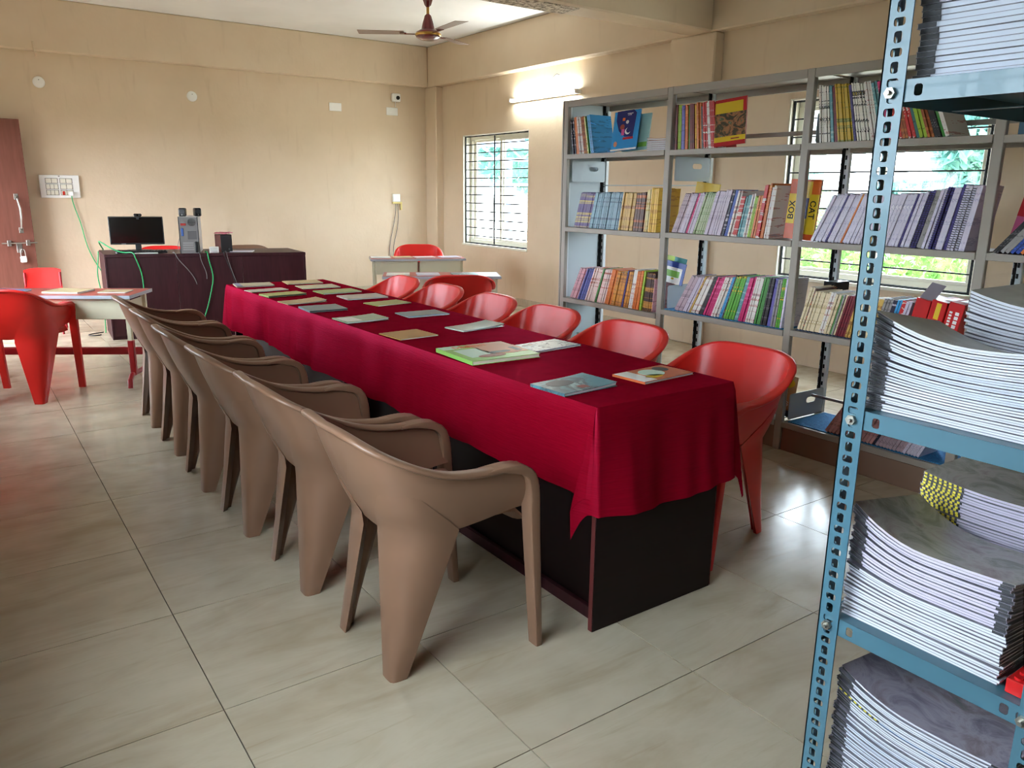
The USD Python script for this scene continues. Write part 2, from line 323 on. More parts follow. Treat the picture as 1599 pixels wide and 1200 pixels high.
# ------------------------------------------------------------------ outdoors, seen through the windows
ground_m = mottled('pale_ground', (176, 166, 146), (204, 196, 178), scale=0.4, rough=0.95)
struct('ground', box(6.2, -90, -0.75, 120, 120, -0.45), ground_m, label='pale bare ground outside the barred windows')
lawn_m = mottled('dry_lawn', (84, 82, 62), (110, 106, 84), scale=3, rough=0.95)
struct('lawn', box(-90, -90, -0.75, 6.2, 120, -0.45), lawn_m, label='dry grass outside the left wall')
def leaf_mat(name, a, b):
    return M(name, {'t': ('texture_coordinate', {}), 'n': ('noise_texture', {'scale': 1.4, 'detail': 4}), 'r': ('rgb_ramp', {'ramp': [(0.35, lin(a)), (0.65, lin(b))]}), 'd': ('diffuse_bsdf', {}), 'l': ('translucent_bsdf', {}), 'x': ('mix_closure', {'fac': 0.45})},
             [('t.object', 'n.vector'), ('n.fac', 'r.fac'), ('r.color', 'd.color'), ('r.color', 'l.color'), ('d.BSDF', 'x.closure1'), ('l.BSDF', 'x.closure2')], surface='x.closure')
leafA, leafB = leaf_mat('leaf_green', (108, 152, 86), (156, 190, 112)), leaf_mat('leaf_bluegreen', (96, 146, 138), (142, 182, 168))
bark_m = mottled('bark', (96, 78, 60), (128, 108, 86), scale=6, stretch=(6, 6, 1), rough=0.9)
def plant(name, label, catg, loc, rx, rz, zc, n, size, m, trunk, seed, group=None):
    g = np.random.default_rng(seed)
    t = thing(name, label, catg, loc, 0, group)
    d = g.normal(size=(n, 3)); d /= np.linalg.norm(d, axis=1)[:, None]
    r = 0.62 + 0.38 * g.random(n) ** 0.6
    lump = 0.75 + 0.5 * meshkit.noise(d * 2.3 + seed)
    c = d * (r * lump)[:, None] * [rx, rx, rz] + [0, 0, zc]
    c[:, 2] = np.maximum(c[:, 2], 0.08)
    a = g.normal(size=(n, 3)); a /= np.linalg.norm(a, axis=1)[:, None]
    b = np.cross(a, g.normal(size=(n, 3))); b /= np.linalg.norm(b, axis=1)[:, None]
    s = size * (0.6 + 0.8 * g.random(n))[:, None]
    V = np.stack([c - a * s, c + b * s * .45, c + a * s, c - b * s * .45], 1).reshape(-1, 3)
    F = (np.arange(n)[:, None] * 4 + np.array([[0, 1, 2, 3]]))
    obj('foliage', (V, F), m, t)
    if trunk: obj('trunk', tube([(0, 0, -0.1), (0.05, 0, zc * .4), (0, .05, zc * .8), (0, 0, zc)], [trunk, trunk * .8, trunk * .6, trunk * .3], 10), bark_m, t)
    return t
GZ = -0.45
plant('tree', 'blue-green tree left of the shed through the corner window', 'tree', (9.2, 19.6, GZ), 1.7, 1.5, 3.3, 2600, .16, leafB, .14, 1)
plant('tree', 'taller blue-green tree right of the shed through the corner window', 'tree', (14.6, 19.6, GZ), 2.2, 1.6, 3.5, 3000, .17, leafB, .15, 2)
plant('tree', 'tall hazy tree at the right of the window behind the shelves', 'tree', (22.5, 10.2, GZ), 1.5, 1.5, 3.0, 2600, .2, leafB, .14, 3)
plant('bush', 'low yellow-green bush in the middle of the window behind the shelves', 'bush', (14.6, 8.3, GZ), 1.25, 1.0, 0.75, 2600, .09, leafA, 0, 4)
plant('bush', 'low yellow-green bush at the right of the window behind the shelves', 'bush', (14.0, 5.7, GZ), 1.2, 1.0, 0.75, 2600, .09, leafA, 0, 5)
plant('bush', 'green bush at the left of the window behind the shelves', 'bush', (15.4, 11.2, GZ), 1.3, 1.1, 0.8, 2600, .09, leafA, 0, 6)
plant('tree', 'round hazy tree at the left of the window behind the shelves', 'tree', (21.5, 16.6, GZ), 2.0, 1.5, 1.6, 3000, .2, leafB, .14, 8)
plant('tree', 'low hazy tree between the others behind the bushes outside', 'tree', (26.0, 14.2, GZ), 1.6, 1.2, 1.3, 2400, .2, leafB, .12, 9)
plant('bush', 'far hedge-like bush under the tall hazy tree outside', 'bush', (18.6, 8.0, GZ), 1.6, 1.1, 0.9, 2600, .1, leafA, 0, 12)
# open shed with a truss roof
sh = thing('shed', 'open bluish-grey shed with truss roof seen through the corner window', 'shed', (11.2, 16.6, GZ), 0)
shed_m = plain('shed_steel', (150, 166, 190), 0.5); shedroof_m = plain('shed_roof', (160, 174, 196), 0.5)
for px in (-1.6, .4, 2.4):
    obj('post', cbox(px - .06, -.06, 0, px + .06, .06, 2.6), shed_m, sh)
obj('roof', cat(cbox(-2.2, -.6, 2.95, 3.0, .9, 3.02)), shedroof_m, sh)
tr = [cbox(-2.0, -.05, 2.55, 2.8, .05, 2.63), cbox(-2.0, -.05, 2.87, 2.8, .05, 2.95)] + [tube([(-2 + .4 * k, 0, 2.6), (-2 + .4 * (k + 1), 0, 2.9)] if k % 2 else [(-2 + .4 * k, 0, 2.9), (-2 + .4 * (k + 1), 0, 2.6)], .025, 6) for k in range(12)]
obj('truss', cat(tr), shed_m, sh)
obj('rail', cat(cbox(-1.6, -.03, 1.95, 2.4, .03, 2.02), cbox(-1.6, -.03, 1.55, 2.4, .03, 1.60)), shed_m, sh)


# ------------------------------------------------------------------ moulded plastic armchair (facing +x)
def crom(P, n):
    P = np.array(P, float); s = np.r_[0, np.cumsum(np.linalg.norm(np.diff(P, axis=0), axis=1))]
    return CubicSpline(s / s[-1], P)(np.linspace(0, 1, n))
RIM = [(-.335, 0, .752), (-.33, .09, .752), (-.318, .165, .744), (-.288, .218, .722), (-.235, .245, .690), (-.165, .256, .655), (-.09, .259, .630), (0, .259, .617), (.06, .259, .614), (.125, .259, .611), (.165, .258, .600), (.192, .257, .570)]
LOW = [(-.205, 0, .425), (-.203, .07, .426), (-.194, .13, .428), (-.172, .178, .430), (-.13, .205, .434), (-.07, .216, .438), (-.01, .221, .445), (.05, .224, .452), (.10, .226, .460), (.15, .228, .466), (.19, .230, .468)]
def both(P, n):
    a = crom(P, n); b = a[::-1].copy(); b[:, 1] *= -1
    return np.vstack([b, a[1:]])          # u from -1 (y<0 arm) through the back to +1
NU = 26
RIMC, LOWC = both(RIM, NU), both(LOW, NU)
UU = np.linspace(-1, 1, 2 * NU - 1)
def S(u, t):
    """point of the shell: t = 0 at the rim, 1 at the lower edge"""
    r = np.array([np.interp(u, UU, RIMC[:, k]) for k in range(3)]).T; l = np.array([np.interp(u, UU, LOWC[:, k]) for k in range(3)]).T
    p = r * (1 - t) + l * t
    return p
def outward(u):
    p = S(u, .6); e = 1e-2
    d = S(np.clip(u + e, -1, 1), .6) - S(np.clip(u - e, -1, 1), .6)
    n = np.stack([-d[..., 1], d[..., 0], 0 * d[..., 0]], -1); n /= np.linalg.norm(n, axis=-1)[..., None]
    return n   # points outwards for the u direction used here
def chair_meshes(wide=.19):
    out = {}
    ts = np.linspace(0.0, 1, 9)
    P = np.stack([S(UU, t) for t in ts], 1)
    n = outward(UU)
    c0 = np.array([0.0, 0, .5])
    if np.mean(np.sum(n * (S(UU, .6) - c0) * [1, 1, 0], -1)) < 0: n = -n
    bul = (np.sin(np.pi * ts) * 0.012)[None, :, None]
    P = P + n[:, None, :] * bul
    out['shell'] = grid_solid(P, -n[:, None, :] * 0.006)
    # rear legs: tapered, wrapped round the corner of the shell
    legs = []
    for sgn in (-1, 1):
        rings, K = [], 9
        zs = [.60, .56, .52, .48, .44, .40, .34, .26, .17, .08, 0.0]
        for z in zs:
            tt = np.linspace(0, 1, K)
            f = np.clip((.60 - z) / .60, 0, 1)
            ua, ub = (.27 - .20 * min(1, f / .30)), (.40 + wide * min(1, f / .26))
            u = ua + (ub - ua) * tt
            t_ = np.array([np.interp(z, [S(v, 1.)[2], S(v, 0.)[2]], [1, 0]) for v in u])
            sh_ = np.array([S(v, q) + outward(v) * np.sign(np.dot(outward(v)[:2], S(v, .6)[:2])) * 0.012 * math.sin(math.pi * q) for v, q in zip(u, t_)])
            foot = np.array([(-.246, .135, 0), (-.247, .150, 0), (-.247, .166, 0), (-.246, .180, 0), (-.240, .187, 0), (-.232, .189, 0), (-.220, .190, 0), (-.209, .190, 0), (-.199, .190, 0)])
            g = np.clip((.44 - z) / .44, 0, 1)
            o = sh_ * (1 - g) + foot * g
            nn = np.array([outward(v) * np.sign(np.dot(outward(v)[:2], S(v, .6)[:2])) for v in u])
            o = o + nn * (-0.003 + 0.006 * min(1, f / .08) + 0.008 * math.sin(math.pi * min(1, (.60 - z) / .4)) * (np.sin(np.pi * tt) ** .5))[:, None]
            o[:, 2] = z
            mid = o.mean(0); dep = .012 + .022 * (1 - f) if z > .4 else .028
            cen = np.array([0, mid[1] * .2, z])
            inn = o + (mid + (cen - mid) / np.linalg.norm(cen - mid) * .03 - o) * (.55 if z < .42 else .30)
            inn[:, 2] = z
            if z > .44: inn = o - nn * .008; inn[:, 2] = z
            ring = np.vstack([o, inn[::-1]])
            if sgn < 0: ring = ring * [1, -1, 1]
            rings.append(ring)
        m = ring_mesh(np.vstack(rings), len(zs), 2 * K)
        m.fix_normals() if m.volume < 0 else None
        legs.append(m)
    # front legs: flat strip bending down from the arm
    for sgn in (-1, 1):
        path = crom([(.02, .259, .6215), (.07, .259, .6250), (.125, .259, .6230), (.162, .259, .612), (.190, .2585, .587), (.205, .2575, .545), (.212, .256, .46), (.220, .254, .30), (.230, .252, .12), (.237, .250, .0)], 30)
        tg = np.gradient(path, axis=0); tg /= np.linalg.norm(tg, axis=1)[:, None]
        tg[-1] = tg[-2] = [0, 0, -1] if False else tg[-2]
        V = []
        for i, p in enumerate(path):
            q = i / (len(path) - 1); w = .057 - .012 * q; th = (.010 + .012 * min(1, max(0, q - .04) * 12)) + .016 * min(1, q * 2.6) - .014 * max(0, (q - .38) / .62)
            b = np.cross(tg[i], [0, 1, 0]); b /= np.linalg.norm(b)     # outwards (up / front)
            y = np.array([0, 1.0, 0])
            for (a, c) in ((-.5, .35), (-.42, .5), (.42, .5), (.5, .35), (.5, -.35), (.42, -.5), (-.42, -.5), (-.5, -.35)):
                v = p + y * a * w - b * (c - .5) * th * -1
                V.append(v)
        V = np.array(V); V[-8:, 2] = 0.0; V[:, 2] = np.maximum(V[:, 2], 0)
        if sgn < 0: V = V * [1, -1, 1]
        legs.append(ring_mesh(V, len(path), 8))
    out['legs'] = legs
    # rim: rounded lip, wider on the arms
    V, n_ = [], 10
    for k, (p, u) in enumerate(zip(RIMC, UU)):
        if abs(u) > .885: continue
        au = abs(u); w = np.interp(au, [0, .45, .65, .88], [.030, .034, .050, .056]); h = np.interp(au, [0, .5, 1], [.020, .020, .022])
        no = n[k]; over = np.interp(au, [0, .5, .7, 1], [.010, .010, .004, 0]); tp = np.interp(au, [.76, .885], [1, .72]); w *= tp ** .3; h *= tp
        for j in range(n_):
            q = 2 * math.pi * j / n_
            V.append(p + no * (over + .5 * w * math.copysign(abs(math.cos(q)) ** .7, math.cos(q))) + np.array([0, 0, 1]) * (.5 * h * math.copysign(abs(math.sin(q)) ** .8, math.sin(q))))
    out['rim'] = ring_mesh(np.array(V), len(V) // n_, n_)
    # seat
    xs = np.linspace(-.2, .2, 14); ys = np.linspace(-1, 1, 15); G = []
    for x in xs:
        hw = np.interp(x, [-.2, -.15, -.05, .1, .2], [.11, .160, .196, .208, .208])
        row = []
        for y in ys:
            z = .446 - .014 * (1 - y * y) + .012 * max(0, abs(y) - .8) / .2 + .02 * max(0, x) - 3.0 * max(0, x - .15) ** 2 * 5
            row.append((x, y * hw, z))
        G.append(row)
    out['seat'] = grid_solid(np.array(G), np.array([0, 0, -.012]))
    return out
CM, CM_RED = chair_meshes(), chair_meshes(.30)
def make_chair(label, m, loc, rz, group, CM=CM):
    t = thing('plastic_armchair', label, 'chair', loc, rz, group)
    obj('backrest_shell', CM['shell'], m, t, 40); obj('arm_rim', CM['rim'], m, t, 50); obj('seat', CM['seat'], m, t, 40)
    for l in CM['legs']: obj('leg', l, m, t, 55)
    return t
g1 = 'brown armchairs along the left side of the long table'
br = None
names = ['nearest the viewer', 'second from the viewer', 'third from the viewer', 'fourth from the viewer', 'fifth from the viewer', 'farthest from the viewer']
for k, (x, y) in enumerate([(1.125, 2.010), (1.105, 2.627), (1.08, 3.222), (1.068, 3.815), (1.08, 4.424), (1.085, 5.022)]):
    lb = f'brown plastic armchair on the left of the red table, {names[k]}'
    if br is None: br = make_chair(lb, brown_m, (x, y, 0), 0, g1)
    else: copy(br, lb, (x, y, 0), (k * 37 % 5 - 2) * .5)
rd = None
g2 = 'red armchairs along the right side of the long table'
for k, (x, y, r) in enumerate([(2.39, 2.065, 185), (2.40, 2.775, 183), (2.40, 3.42, 181), (2.41, 4.025, 180), (2.41, 4.63, 180), (2.41, 5.235, 179)]):
    lb = f'red plastic armchair on the right of the red table, {names[k]}'
    if rd is None: rd = make_chair(lb, red_m, (x, y, 0), r, g2, CM_RED)
    else: copy(rd, lb, (x, y, 0), r)
copy(rd, 'red plastic armchair seen from behind at the left desk', (.31, 6.09, 0), 62.0, 'red armchairs at the small desks')
sc = thing('school_chair', 'small red school chair with flat backrest below the open door', 'chair', (.66, 8.75, 0), -100, 'armchairs at the small desks' and None)
G = [[(-.17 + .018 * (1 - (2 * i / 8 - 1) ** 2) * -1 - .05 * j / 5, .16 * (2 * i / 8 - 1), .40 + .20 * j / 5 - .018 * abs(2 * i / 8 - 1) ** 4 * j / 5) for j in range(6)] for i in range(9)]
obj('backrest', grid_solid(np.array(G), np.array([-.012, 0, 0])), red_m, sc, 50)
G = [[(-.16 + .34 * i / 6, .17 * (2 * j / 6 - 1), .355 - .012 * math.sin(math.pi * i / 6)) for j in range(7)] for i in range(7)]
obj('seat', grid_solid(np.array(G), np.array([0, 0, -.014])), red_m, sc, 50)
for s in (-1, 1):
    obj('leg', tube([(-.22, .15 * s, .0), (-.18, .15 * s, .34), (-.20, .15 * s, .56)], .011, 10), redmetal_m, sc); obj('leg', tube([(.18, .15 * s, .0), (.14, .15 * s, .335)], .011, 10), redmetal_m, sc)
copy(rd, 'red plastic armchair pushed under the nearer desk by the window', (3.30, 5.42, 0), 62.0, 'red armchairs at the small desks')
copy(rd, 'red plastic armchair behind the farther desk in the window light', (4.36, 8.02, 0), 243.0, 'red armchairs at the small desks')
copy(rd, 'red plastic armchair behind the computer desk, below the monitor', (1.80, 8.95, 0), 255.0, 'armchairs behind the computer desk')
bk = copy(br, 'brown plastic armchair behind the right end of the computer desk', (2.62, 8.72, 0), 255.0, 'armchairs behind the computer desk')

# ------------------------------------------------------------------ long table (two units) and its red cloth
def table_unit(label, x0, x1, y0, y1, zt):
    t = thing('conference_table', label, 'table', ((x0 + x1) / 2, (y0 + y1) / 2, 0))
    hx, hy = (x1 - x0) / 2, (y1 - y0) / 2
    obj('tabletop', cbox(-hx, -hy, zt - .025, hx, hy, zt), wood_m, t)
    for s in (-1, 1):
        e = obj('end_panel', cbox(-hx + .01, s * hy - s * .020, 0, hx - .01, s * hy - s * .002, zt - .025, .002), wood_m, t)
        obj('edge_band', cat(cbox(-hx + .0065, s * hy - s * .020, .003, -hx + .0095, s * hy - s * .002, zt - .026, .001), cbox(hx - .0095, s * hy - s * .020, .003, hx - .0065, s * hy - s * .002, zt - .026, .001)), edge_m, e)
    obj('modesty_panel', cbox(-hx + .075, -hy + .021, .0, -hx + .093, hy - .021, zt - .026, .002), wood_m, t)
    obj('foot_rail', cbox(-hx + .055, -hy + .021, .0, -hx + .073, hy - .021, .045, .002), desk_m, t)
    return t
TZ = 0.758
table_unit('dark laminate conference table under the near half of the red cloth', 1.525, 2.105, 1.70, 3.50, TZ)
table_unit('dark laminate conference table under the far half of the red cloth', 1.475, 2.105, 3.505, 5.31, TZ)
cloth_m = M('crimson_satin', {'t': ('texture_coordinate', {}), 'm': ('mapping', {'scale': (9, 9, 160)}), 'n': ('noise_texture', {'scale': 1.2, 'detail': 5, 'roughness': 0.7}),
     'm2': ('mapping', {'scale': (160, 160, 9)}), 'r': ('rgb_ramp', {'ramp': [(0.3, lin((116, 2, 18))), (0.7, lin((138, 4, 28)))]}),
     'b': ('bump', {'strength': 0.35, 'distance': 0.0025}), 'rr': ('map_range', {'from_min': .3, 'from_max': .7, 'to_min': .36, 'to_max': .5}),
     'd': ('diffuse_bsdf', {}), 'gl': ('glossy_bsdf', {'color': lin((255, 70, 120))}), 'x': ('mix_closure', {'fac': 0.10})},
  [('t.object', 'm.vector'), ('m.vector', 'n.vector'), ('n.fac', 'r.fac'), ('n.fac', 'b.height'), ('n.fac', 'rr.value'), ('r.color', 'd.color'), ('rr.result', 'gl.roughness'), ('b.normal', 'd.normal'), ('b.normal', 'gl.normal'), ('d.BSDF', 'x.closure1'), ('gl.BSDF', 'x.closure2')], surface='x.closure')
def cloth_mesh():
    zt = TZ + .006
    XN, XF, YN, YF_ = 1.507, 1.452, 1.688, 5.325
    XR_ = 2.122
    A, Bc, C, D = np.array([XN, YN]), np.array([XR_, YN]), np.array([XR_, YF_]), np.array([XF, YF_])     # near-left, near-right, far-right, far-left
    dL, dN, dR, dF = .292, .345, .31, .30
    corners = [(A, B_) for A, B_ in ()]
    per = []      # (edge point, direction out, maximum length, wave seed, fold amount)
    def side(P, Q, n, d0, d1, s0, amp=1.0):
        e = (Q - P) / np.linalg.norm(Q - P); out = np.array([e[1], -e[0]])
        for k in range(n + 1):
            q = k / n; p = P + (Q - P) * q
            per.append((p, out, d0 + (d1 - d0) * q, amp, np.linalg.norm(Q - P) * q + s0))
        return out
    def corner(P, o0, o1, d0, d1, n, bias):
        for k in range(1, n):
            f = k / n * math.pi / 2
            r = min(d0 / max(1e-6, math.cos(f)), d1 / max(1e-6, math.sin(f)))
            w = math.sin(2 * f)
            q = k / n; wf = q / .38 if q < .38 else ((1 - q) / .62) ** .8
            per.append((P, None, r, np.array(bias) * wf + (o0 * (1 - q) + o1 * q) * .035, 0))
    # counter-clockwise seen from above: A -> B (near), B -> C (right), C -> D (far), D -> A (left)
    oN = side(A, Bc, 60, dN, dN - .01, 0, 2.1); nR = side; 
    corner(Bc, oN, np.array([1., 0]), dN - .01, dR, 14, (.16, -.03))
    oR = side(Bc, C, 90, dR, dR, 5)
    corner(C, oR, np.array([0, 1.]), dR, dF, 12, (.08, .15))
    oF = side(C, D, 30, dF, dF, 11)
    corner(D, oF, np.array([-1., 0]), dF, dL, 12, (-.10, .12))
    oL = side(D, A, 140, dL - .02, dL, 17, 1.5)
    corner(A, oL, oN, dL, dN, 18, (-.065, .20))
    nv = 13; ts = np.linspace(0, 1, nv); rows = []
    for (p, out, d, off, s) in per:
        col = []
        for t in ts:
            h = d * t
            if out is not None:
                wv = (meshkit.noise(np.array([s * 7.0, .3, 5.0])) - .5) * .075 + (meshkit.noise(np.array([s * 19.0, 3.3, 5.0])) - .5) * .022
                o = out * (.006 * min(1, t * 6) + (.012 + wv * .5 * off + .006 * (off - 1)) * t ** 1.1 + .004)
                if t == 0: o = out * 0
                z = zt - h - (0 if t == 0 else 0.0)
                hem = (meshkit.noise(np.array([s * 3.0, 1.3, 9.0])) - .5) * .03
                z -= hem * t
                if 0 < t < .12: z += .004
            else:
                o = np.asarray(off) * h + (0 if t == 0 else 1) * np.asarray(off) / (np.linalg.norm(off) + 1e-9) * .006
                z = zt - h * .985
            col.append((p[0] + o[0], p[1] + o[1], z))
        rows.append(col)
    P = np.array(rows); n = len(P)
    c = np.array([1.795, 3.5])
    V = P.reshape(-1, 3).tolist(); F = []
    for i in range(n):
        j = (i + 1) % n
        for k in range(nv - 1):
            a, b, e, g = i * nv + k, j * nv + k, j * nv + k + 1, i * nv + k + 1
            F += [[a, e, b], [a, g, e]]
    # top: a grid between the two long sides, with shallow creases
    ny, nx = 60, 12; base = len(V)
    for j in range(ny + 1):
        y = YN + (YF_ - YN) * j / ny; xl = XN + (XF - XN) * j / ny
        for i in range(nx + 1):
            x = xl + (XR_ - xl) * i / nx
            edge = min(i, nx - i, j, ny - j)
            V.append((x, y, zt + (0 if edge == 0 else .0016 * meshkit.noise(np.array([x * 4, y * 5, 1.0])))))
    for j in range(ny):
        for i in range(nx):
            a = base + j * (nx + 1) + i
            F += [[a, a + 1, a + nx + 2], [a, a + nx + 2, a + nx + 1]]
    m = trimesh.Trimesh(V, F, process=False); m.merge_vertices(digits_vertex=5)
    m.fix_normals(multibody=False)
    nrm = m.vertex_normals
    if nrm[np.argmax(m.vertices[:, 2])][2] < 0: m.invert(); nrm = -nrm
    n = len(m.vertices); e = m.edges[trimesh.grouping.group_rows(m.edges_sorted, require_count=1)]
    V = np.vstack([m.vertices, m.vertices - nrm * .0012]); F = np.vstack([m.faces, m.faces[:, ::-1] + n, np.stack([e[:, 1], e[:, 0], e[:, 0] + n], 1), np.stack([e[:, 1], e[:, 0] + n, e[:, 1] + n], 1)])
    return trimesh.Trimesh(V, F, process=False)
cm_ = cloth_mesh()
tag(obj('tablecloth', cm_, cloth_m, None, 50), 'crimson satin cloth draped over the long table', 'tablecloth')

# ------------------------------------------------------------------ books
def flat_book(label, x, y, z, w, d, th, rz, cover, catg='book', group=None, pages=page_m, spine_side=0, curl=0.0, prints=()):
    """lying book: w along its own x, d along y; the spine on the -x side"""
    t = thing('booklet' if catg == 'book' else catg.replace(' ', '_'), label, 'booklet' if catg == 'book' else catg, (x, y, z), rz, group)
    nx, ny = 9, 5
    X = np.linspace(-w / 2, w / 2, nx); Y = np.linspace(-d / 2, d / 2, ny)
    def sheet(x0, x1, y0, y1, zb, tk, c):
        G = [[(x0 + (x1 - x0) * i / (nx - 1), y0 + (y1 - y0) * j / (ny - 1), zb + c * max(0, i / (nx - 1) - .35) ** 2 * (1 if c >= 0 else 1)) for j in range(ny)] for i in range(nx)]
        return grid_solid(np.array(G), np.array([0, 0, tk]))
    ct = max(.0006, min(.0022, th * .12))
    obj('pages', sheet(-w / 2 + .002, w / 2 - .003, -d / 2 + .002, d / 2 - .002, ct, th - 2 * ct, curl * .7), pages, t)
    cv = obj('cover', cat(sheet(-w / 2, w / 2, -d / 2, d / 2, 0.0, ct, 0), sheet(-w / 2, w / 2, -d / 2, d / 2, th - ct, ct, curl), cbox(-w / 2 - .0008, -d / 2, 0, -w / 2 + .001, d / 2, th, .0004)), cover, t)
    for k, (m, mm) in enumerate(prints):
        obj('cover_print', move(m, 0, 0, th), mm, cv)
    return t
def disc(cx, cy, rx, ry, th=.0006, n=20, a0=0, a1=360):
    from shapely.geometry import Polygon
    q = np.radians(np.linspace(a0, a1, n)); P = [(cx + rx * math.cos(v), cy + ry * math.sin(v)) for v in q]
    return trimesh.creation.extrude_polygon(Polygon(P), th, engine='earcut')
def patch(x0, y0, x1, y1, th=.0006): return box(x0, y0, 0, x1, y1, th)
def text(s, h, x, y, rz=0, th=.0008):
    m = meshkit.text_mesh(s, h, th, True); return move(rotz(m, rz), x, y, 0)
ink_m = plain('black_ink', (24, 22, 26), 0.5); paperwhite_m = plain('paper_white', (236, 236, 232), 0.35)
yl_m = plain('print_yellow', (226, 190, 40), 0.4); or_m = plain('print_orange', (226, 110, 40), 0.4); gn_m = plain('print_green', (126, 190, 84), 0.4)
pk_m = plain('print_salmon', (214, 148, 112), 0.4); dk_m = plain('print_dark_grey', (70, 70, 76), 0.4); mint_m = plain('print_mint', (196, 222, 204), 0.4); rb_m = plain('print_red_brown', (150, 64, 48), 0.4)
tq_m = plain('print_turquoise', (120, 190, 200), 0.4); nv_m = plain('print_navy', (30, 36, 110), 0.4); lb_m = plain('print_light_blue', (44, 148, 214), 0.35); rd_m = plain('print_red', (190, 28, 36), 0.4)
ZT = TZ + .0085
G18 = None
flat_book('teal picture magazine with grey figure, nearest the left front corner of the red table', 1.611, 1.922, ZT, .235, .165, .010, 4, lined('cover_teal', (88, 140, 152), [(120, 188, 196), (70, 84, 92), (170, 206, 208)], 1, 14, .46), curl=.012,
          prints=[(disc(-.035, .03, .055, .035), dk_m), (patch(-.02, -.06, .02, -.03), rb_m), (patch(.022, -.055, .05, -.03), or_m)])
flat_book('orange and cream storybook at the right front corner of the red table', 1.948, 1.895, ZT, .255, .150, .008, 4, lined('cover_orange', (206, 104, 60), [(220, 160, 90), (160, 80, 60)], 2, 16, .5),
          prints=[(disc(0, .01, .05, .045), mint_m), (patch(-.125, -.07, -.06, .07), paperwhite_m), (disc(-.03, -.03, .04, .02), yl_m), (disc(.07, .03, .03, .03), dk_m)])
flat_book('large square green picture book lettered DESERT on the red table', 1.653, 2.50, ZT, .300, .285, .016, -2, plain('cover_green', (146, 196, 96), 0.35), pages=cream_page_m,
          prints=[(patch(-.02, -.07, .147, .138), pk_m), (patch(-.12, -.09, .0, .06), mint_m), (disc(.07, .02, .085, .10, .0008), plain('print_peach', (206, 132, 96), 0.4)), (patch(-.147, .085, -.06, .138), mint_m),
                  (text('DESERT', .030, -.10, .088, 0, .0012), or_m), (disc(.03, -.04, .05, .018, .0011), dk_m), (disc(-.03, -.085, .06, .022, .0009), rb_m), (patch(.105, -.05, .13, .02, .0011), dk_m)])
flat_book('white comic-style magazine touching the big green book', 1.952, 2.511, ZT, .245, .158, .006, 6, lined('cover_comic', (206, 208, 206), [(150, 120, 110), (96, 92, 104), (206, 160, 90)], 3, 34, .5), prints=[(patch(-.1225, -.079, .1225, -.07), nv_m)])
flat_book('tan brown booklet lying alone on the left half of the red table', 1.593, 3.036, ZT, .192, .182, .005, 4, lined('cover_tan', (186, 134, 66), [(150, 96, 48), (202, 158, 92)], 4, 12, .52))
flat_book('shiny white curled magazine on the right half of the red table', 1.950, 3.056, ZT, .25, .135, .006, 8, plain('cover_silver', (206, 214, 206), 0.16), curl=.02, prints=())
flat_book('pale green booklet with a white oval on the red table', 1.594, 3.537, ZT, .222, .168, .006, 2, lined('cover_palegreen', (170, 186, 158), [(120, 140, 108), (206, 214, 196)], 5, 16, .46), curl=.012, prints=[(patch(-.1, -.06, -.02, .06), paperwhite_m)])
flat_book('grey blue booklet with a blue edge at the right of the red table', 1.933, 3.53, ZT, .23, .165, .006, -2, lined('cover_greyblue', (144, 158, 164), [(110, 126, 130), (176, 170, 150)], 6, 16, .48), prints=[(patch(-.115, -.0825, .115, -.074), lb_m)])
flat_book('slate blue booklet with dark edges on the left of the red table', 1.569, 3.954, ZT, .205, .19, .010, -3, lined('cover_slate', (122, 144, 156), [(96, 116, 130), (150, 168, 172)], 7, 16, .5), pages=plain('grey_page_edges', (90, 88, 88), .8))
flat_book('olive and yellow booklet near the third red chair from the far end', 1.958, 3.978, ZT, .222, .15, .005, 8, lined('cover_olive', (172, 172, 100), [(140, 160, 90), (200, 190, 130)], 8, 14, .48))
flat_book('open-lying peach booklet with a raised front corner', 1.575, 4.27, ZT, .23, .145, .005, 4, lined('cover_peach', (206, 174, 132), [(176, 140, 100), (220, 200, 150)], 9, 14, .48), curl=.02)
flat_book('white and pink booklet right of the raised peach booklet', 1.946, 4.282, ZT, .25, .18, .008, -2, lined('cover_whitepink', (206, 196, 190), [(170, 130, 120), (150, 156, 160)], 10, 18, .5))
flat_book('yellow green booklet with dark lower edge, left of two green ones', 1.583, 4.609, ZT, .24, .135, .010, 6, lined('cover_yellowgreen', (170, 180, 100), [(140, 150, 80), (196, 200, 140)], 11, 14, .5), pages=plain('grey_page_edges', (90, 88, 88), .8))
flat_book('leaf green booklet with darker green edge, right of the yellow green one', 1.92, 4.59, ZT, .25, .17, .007, 1, lined('cover_leaf', (156, 180, 110), [(120, 160, 80), (184, 196, 150)], 12, 14, .5), prints=[(patch(-.125, -.085, .125, -.076), gn_m)])
flat_book('pale pink booklet, second from the far end on the left', 1.572, 4.872, ZT, .24, .115, .005, 6, lined('cover_palepink', (212, 190, 178), [(190, 160, 150), (214, 200, 180)], 13, 14, .5))
flat_book('cream booklet with grey middle, second from the far end on the right', 1.912, 4.889, ZT, .245, .18, .005, -4, lined('cover_cream', (206, 196, 170), [(180, 176, 160), (190, 170, 120)], 14, 14, .5))
flat_book('blue-edged cream booklet at the far left end of the red table', 1.585, 5.17, ZT, .235, .18, .008, -8, lined('cover_cream_blue', (196, 186, 160), [(150, 160, 180), (206, 190, 140)], 15, 12, .48), prints=[(patch(-.117, -.09, -.08, .09), plain('print_slate', (120, 130, 170), .4))])
flat_book('orange cream booklet at the far right end of the red table', 1.915, 5.17, ZT, .235, .19, .006, -8, lined('cover_sand', (212, 186, 140), [(196, 160, 110), (216, 200, 160)], 16, 12, .5))

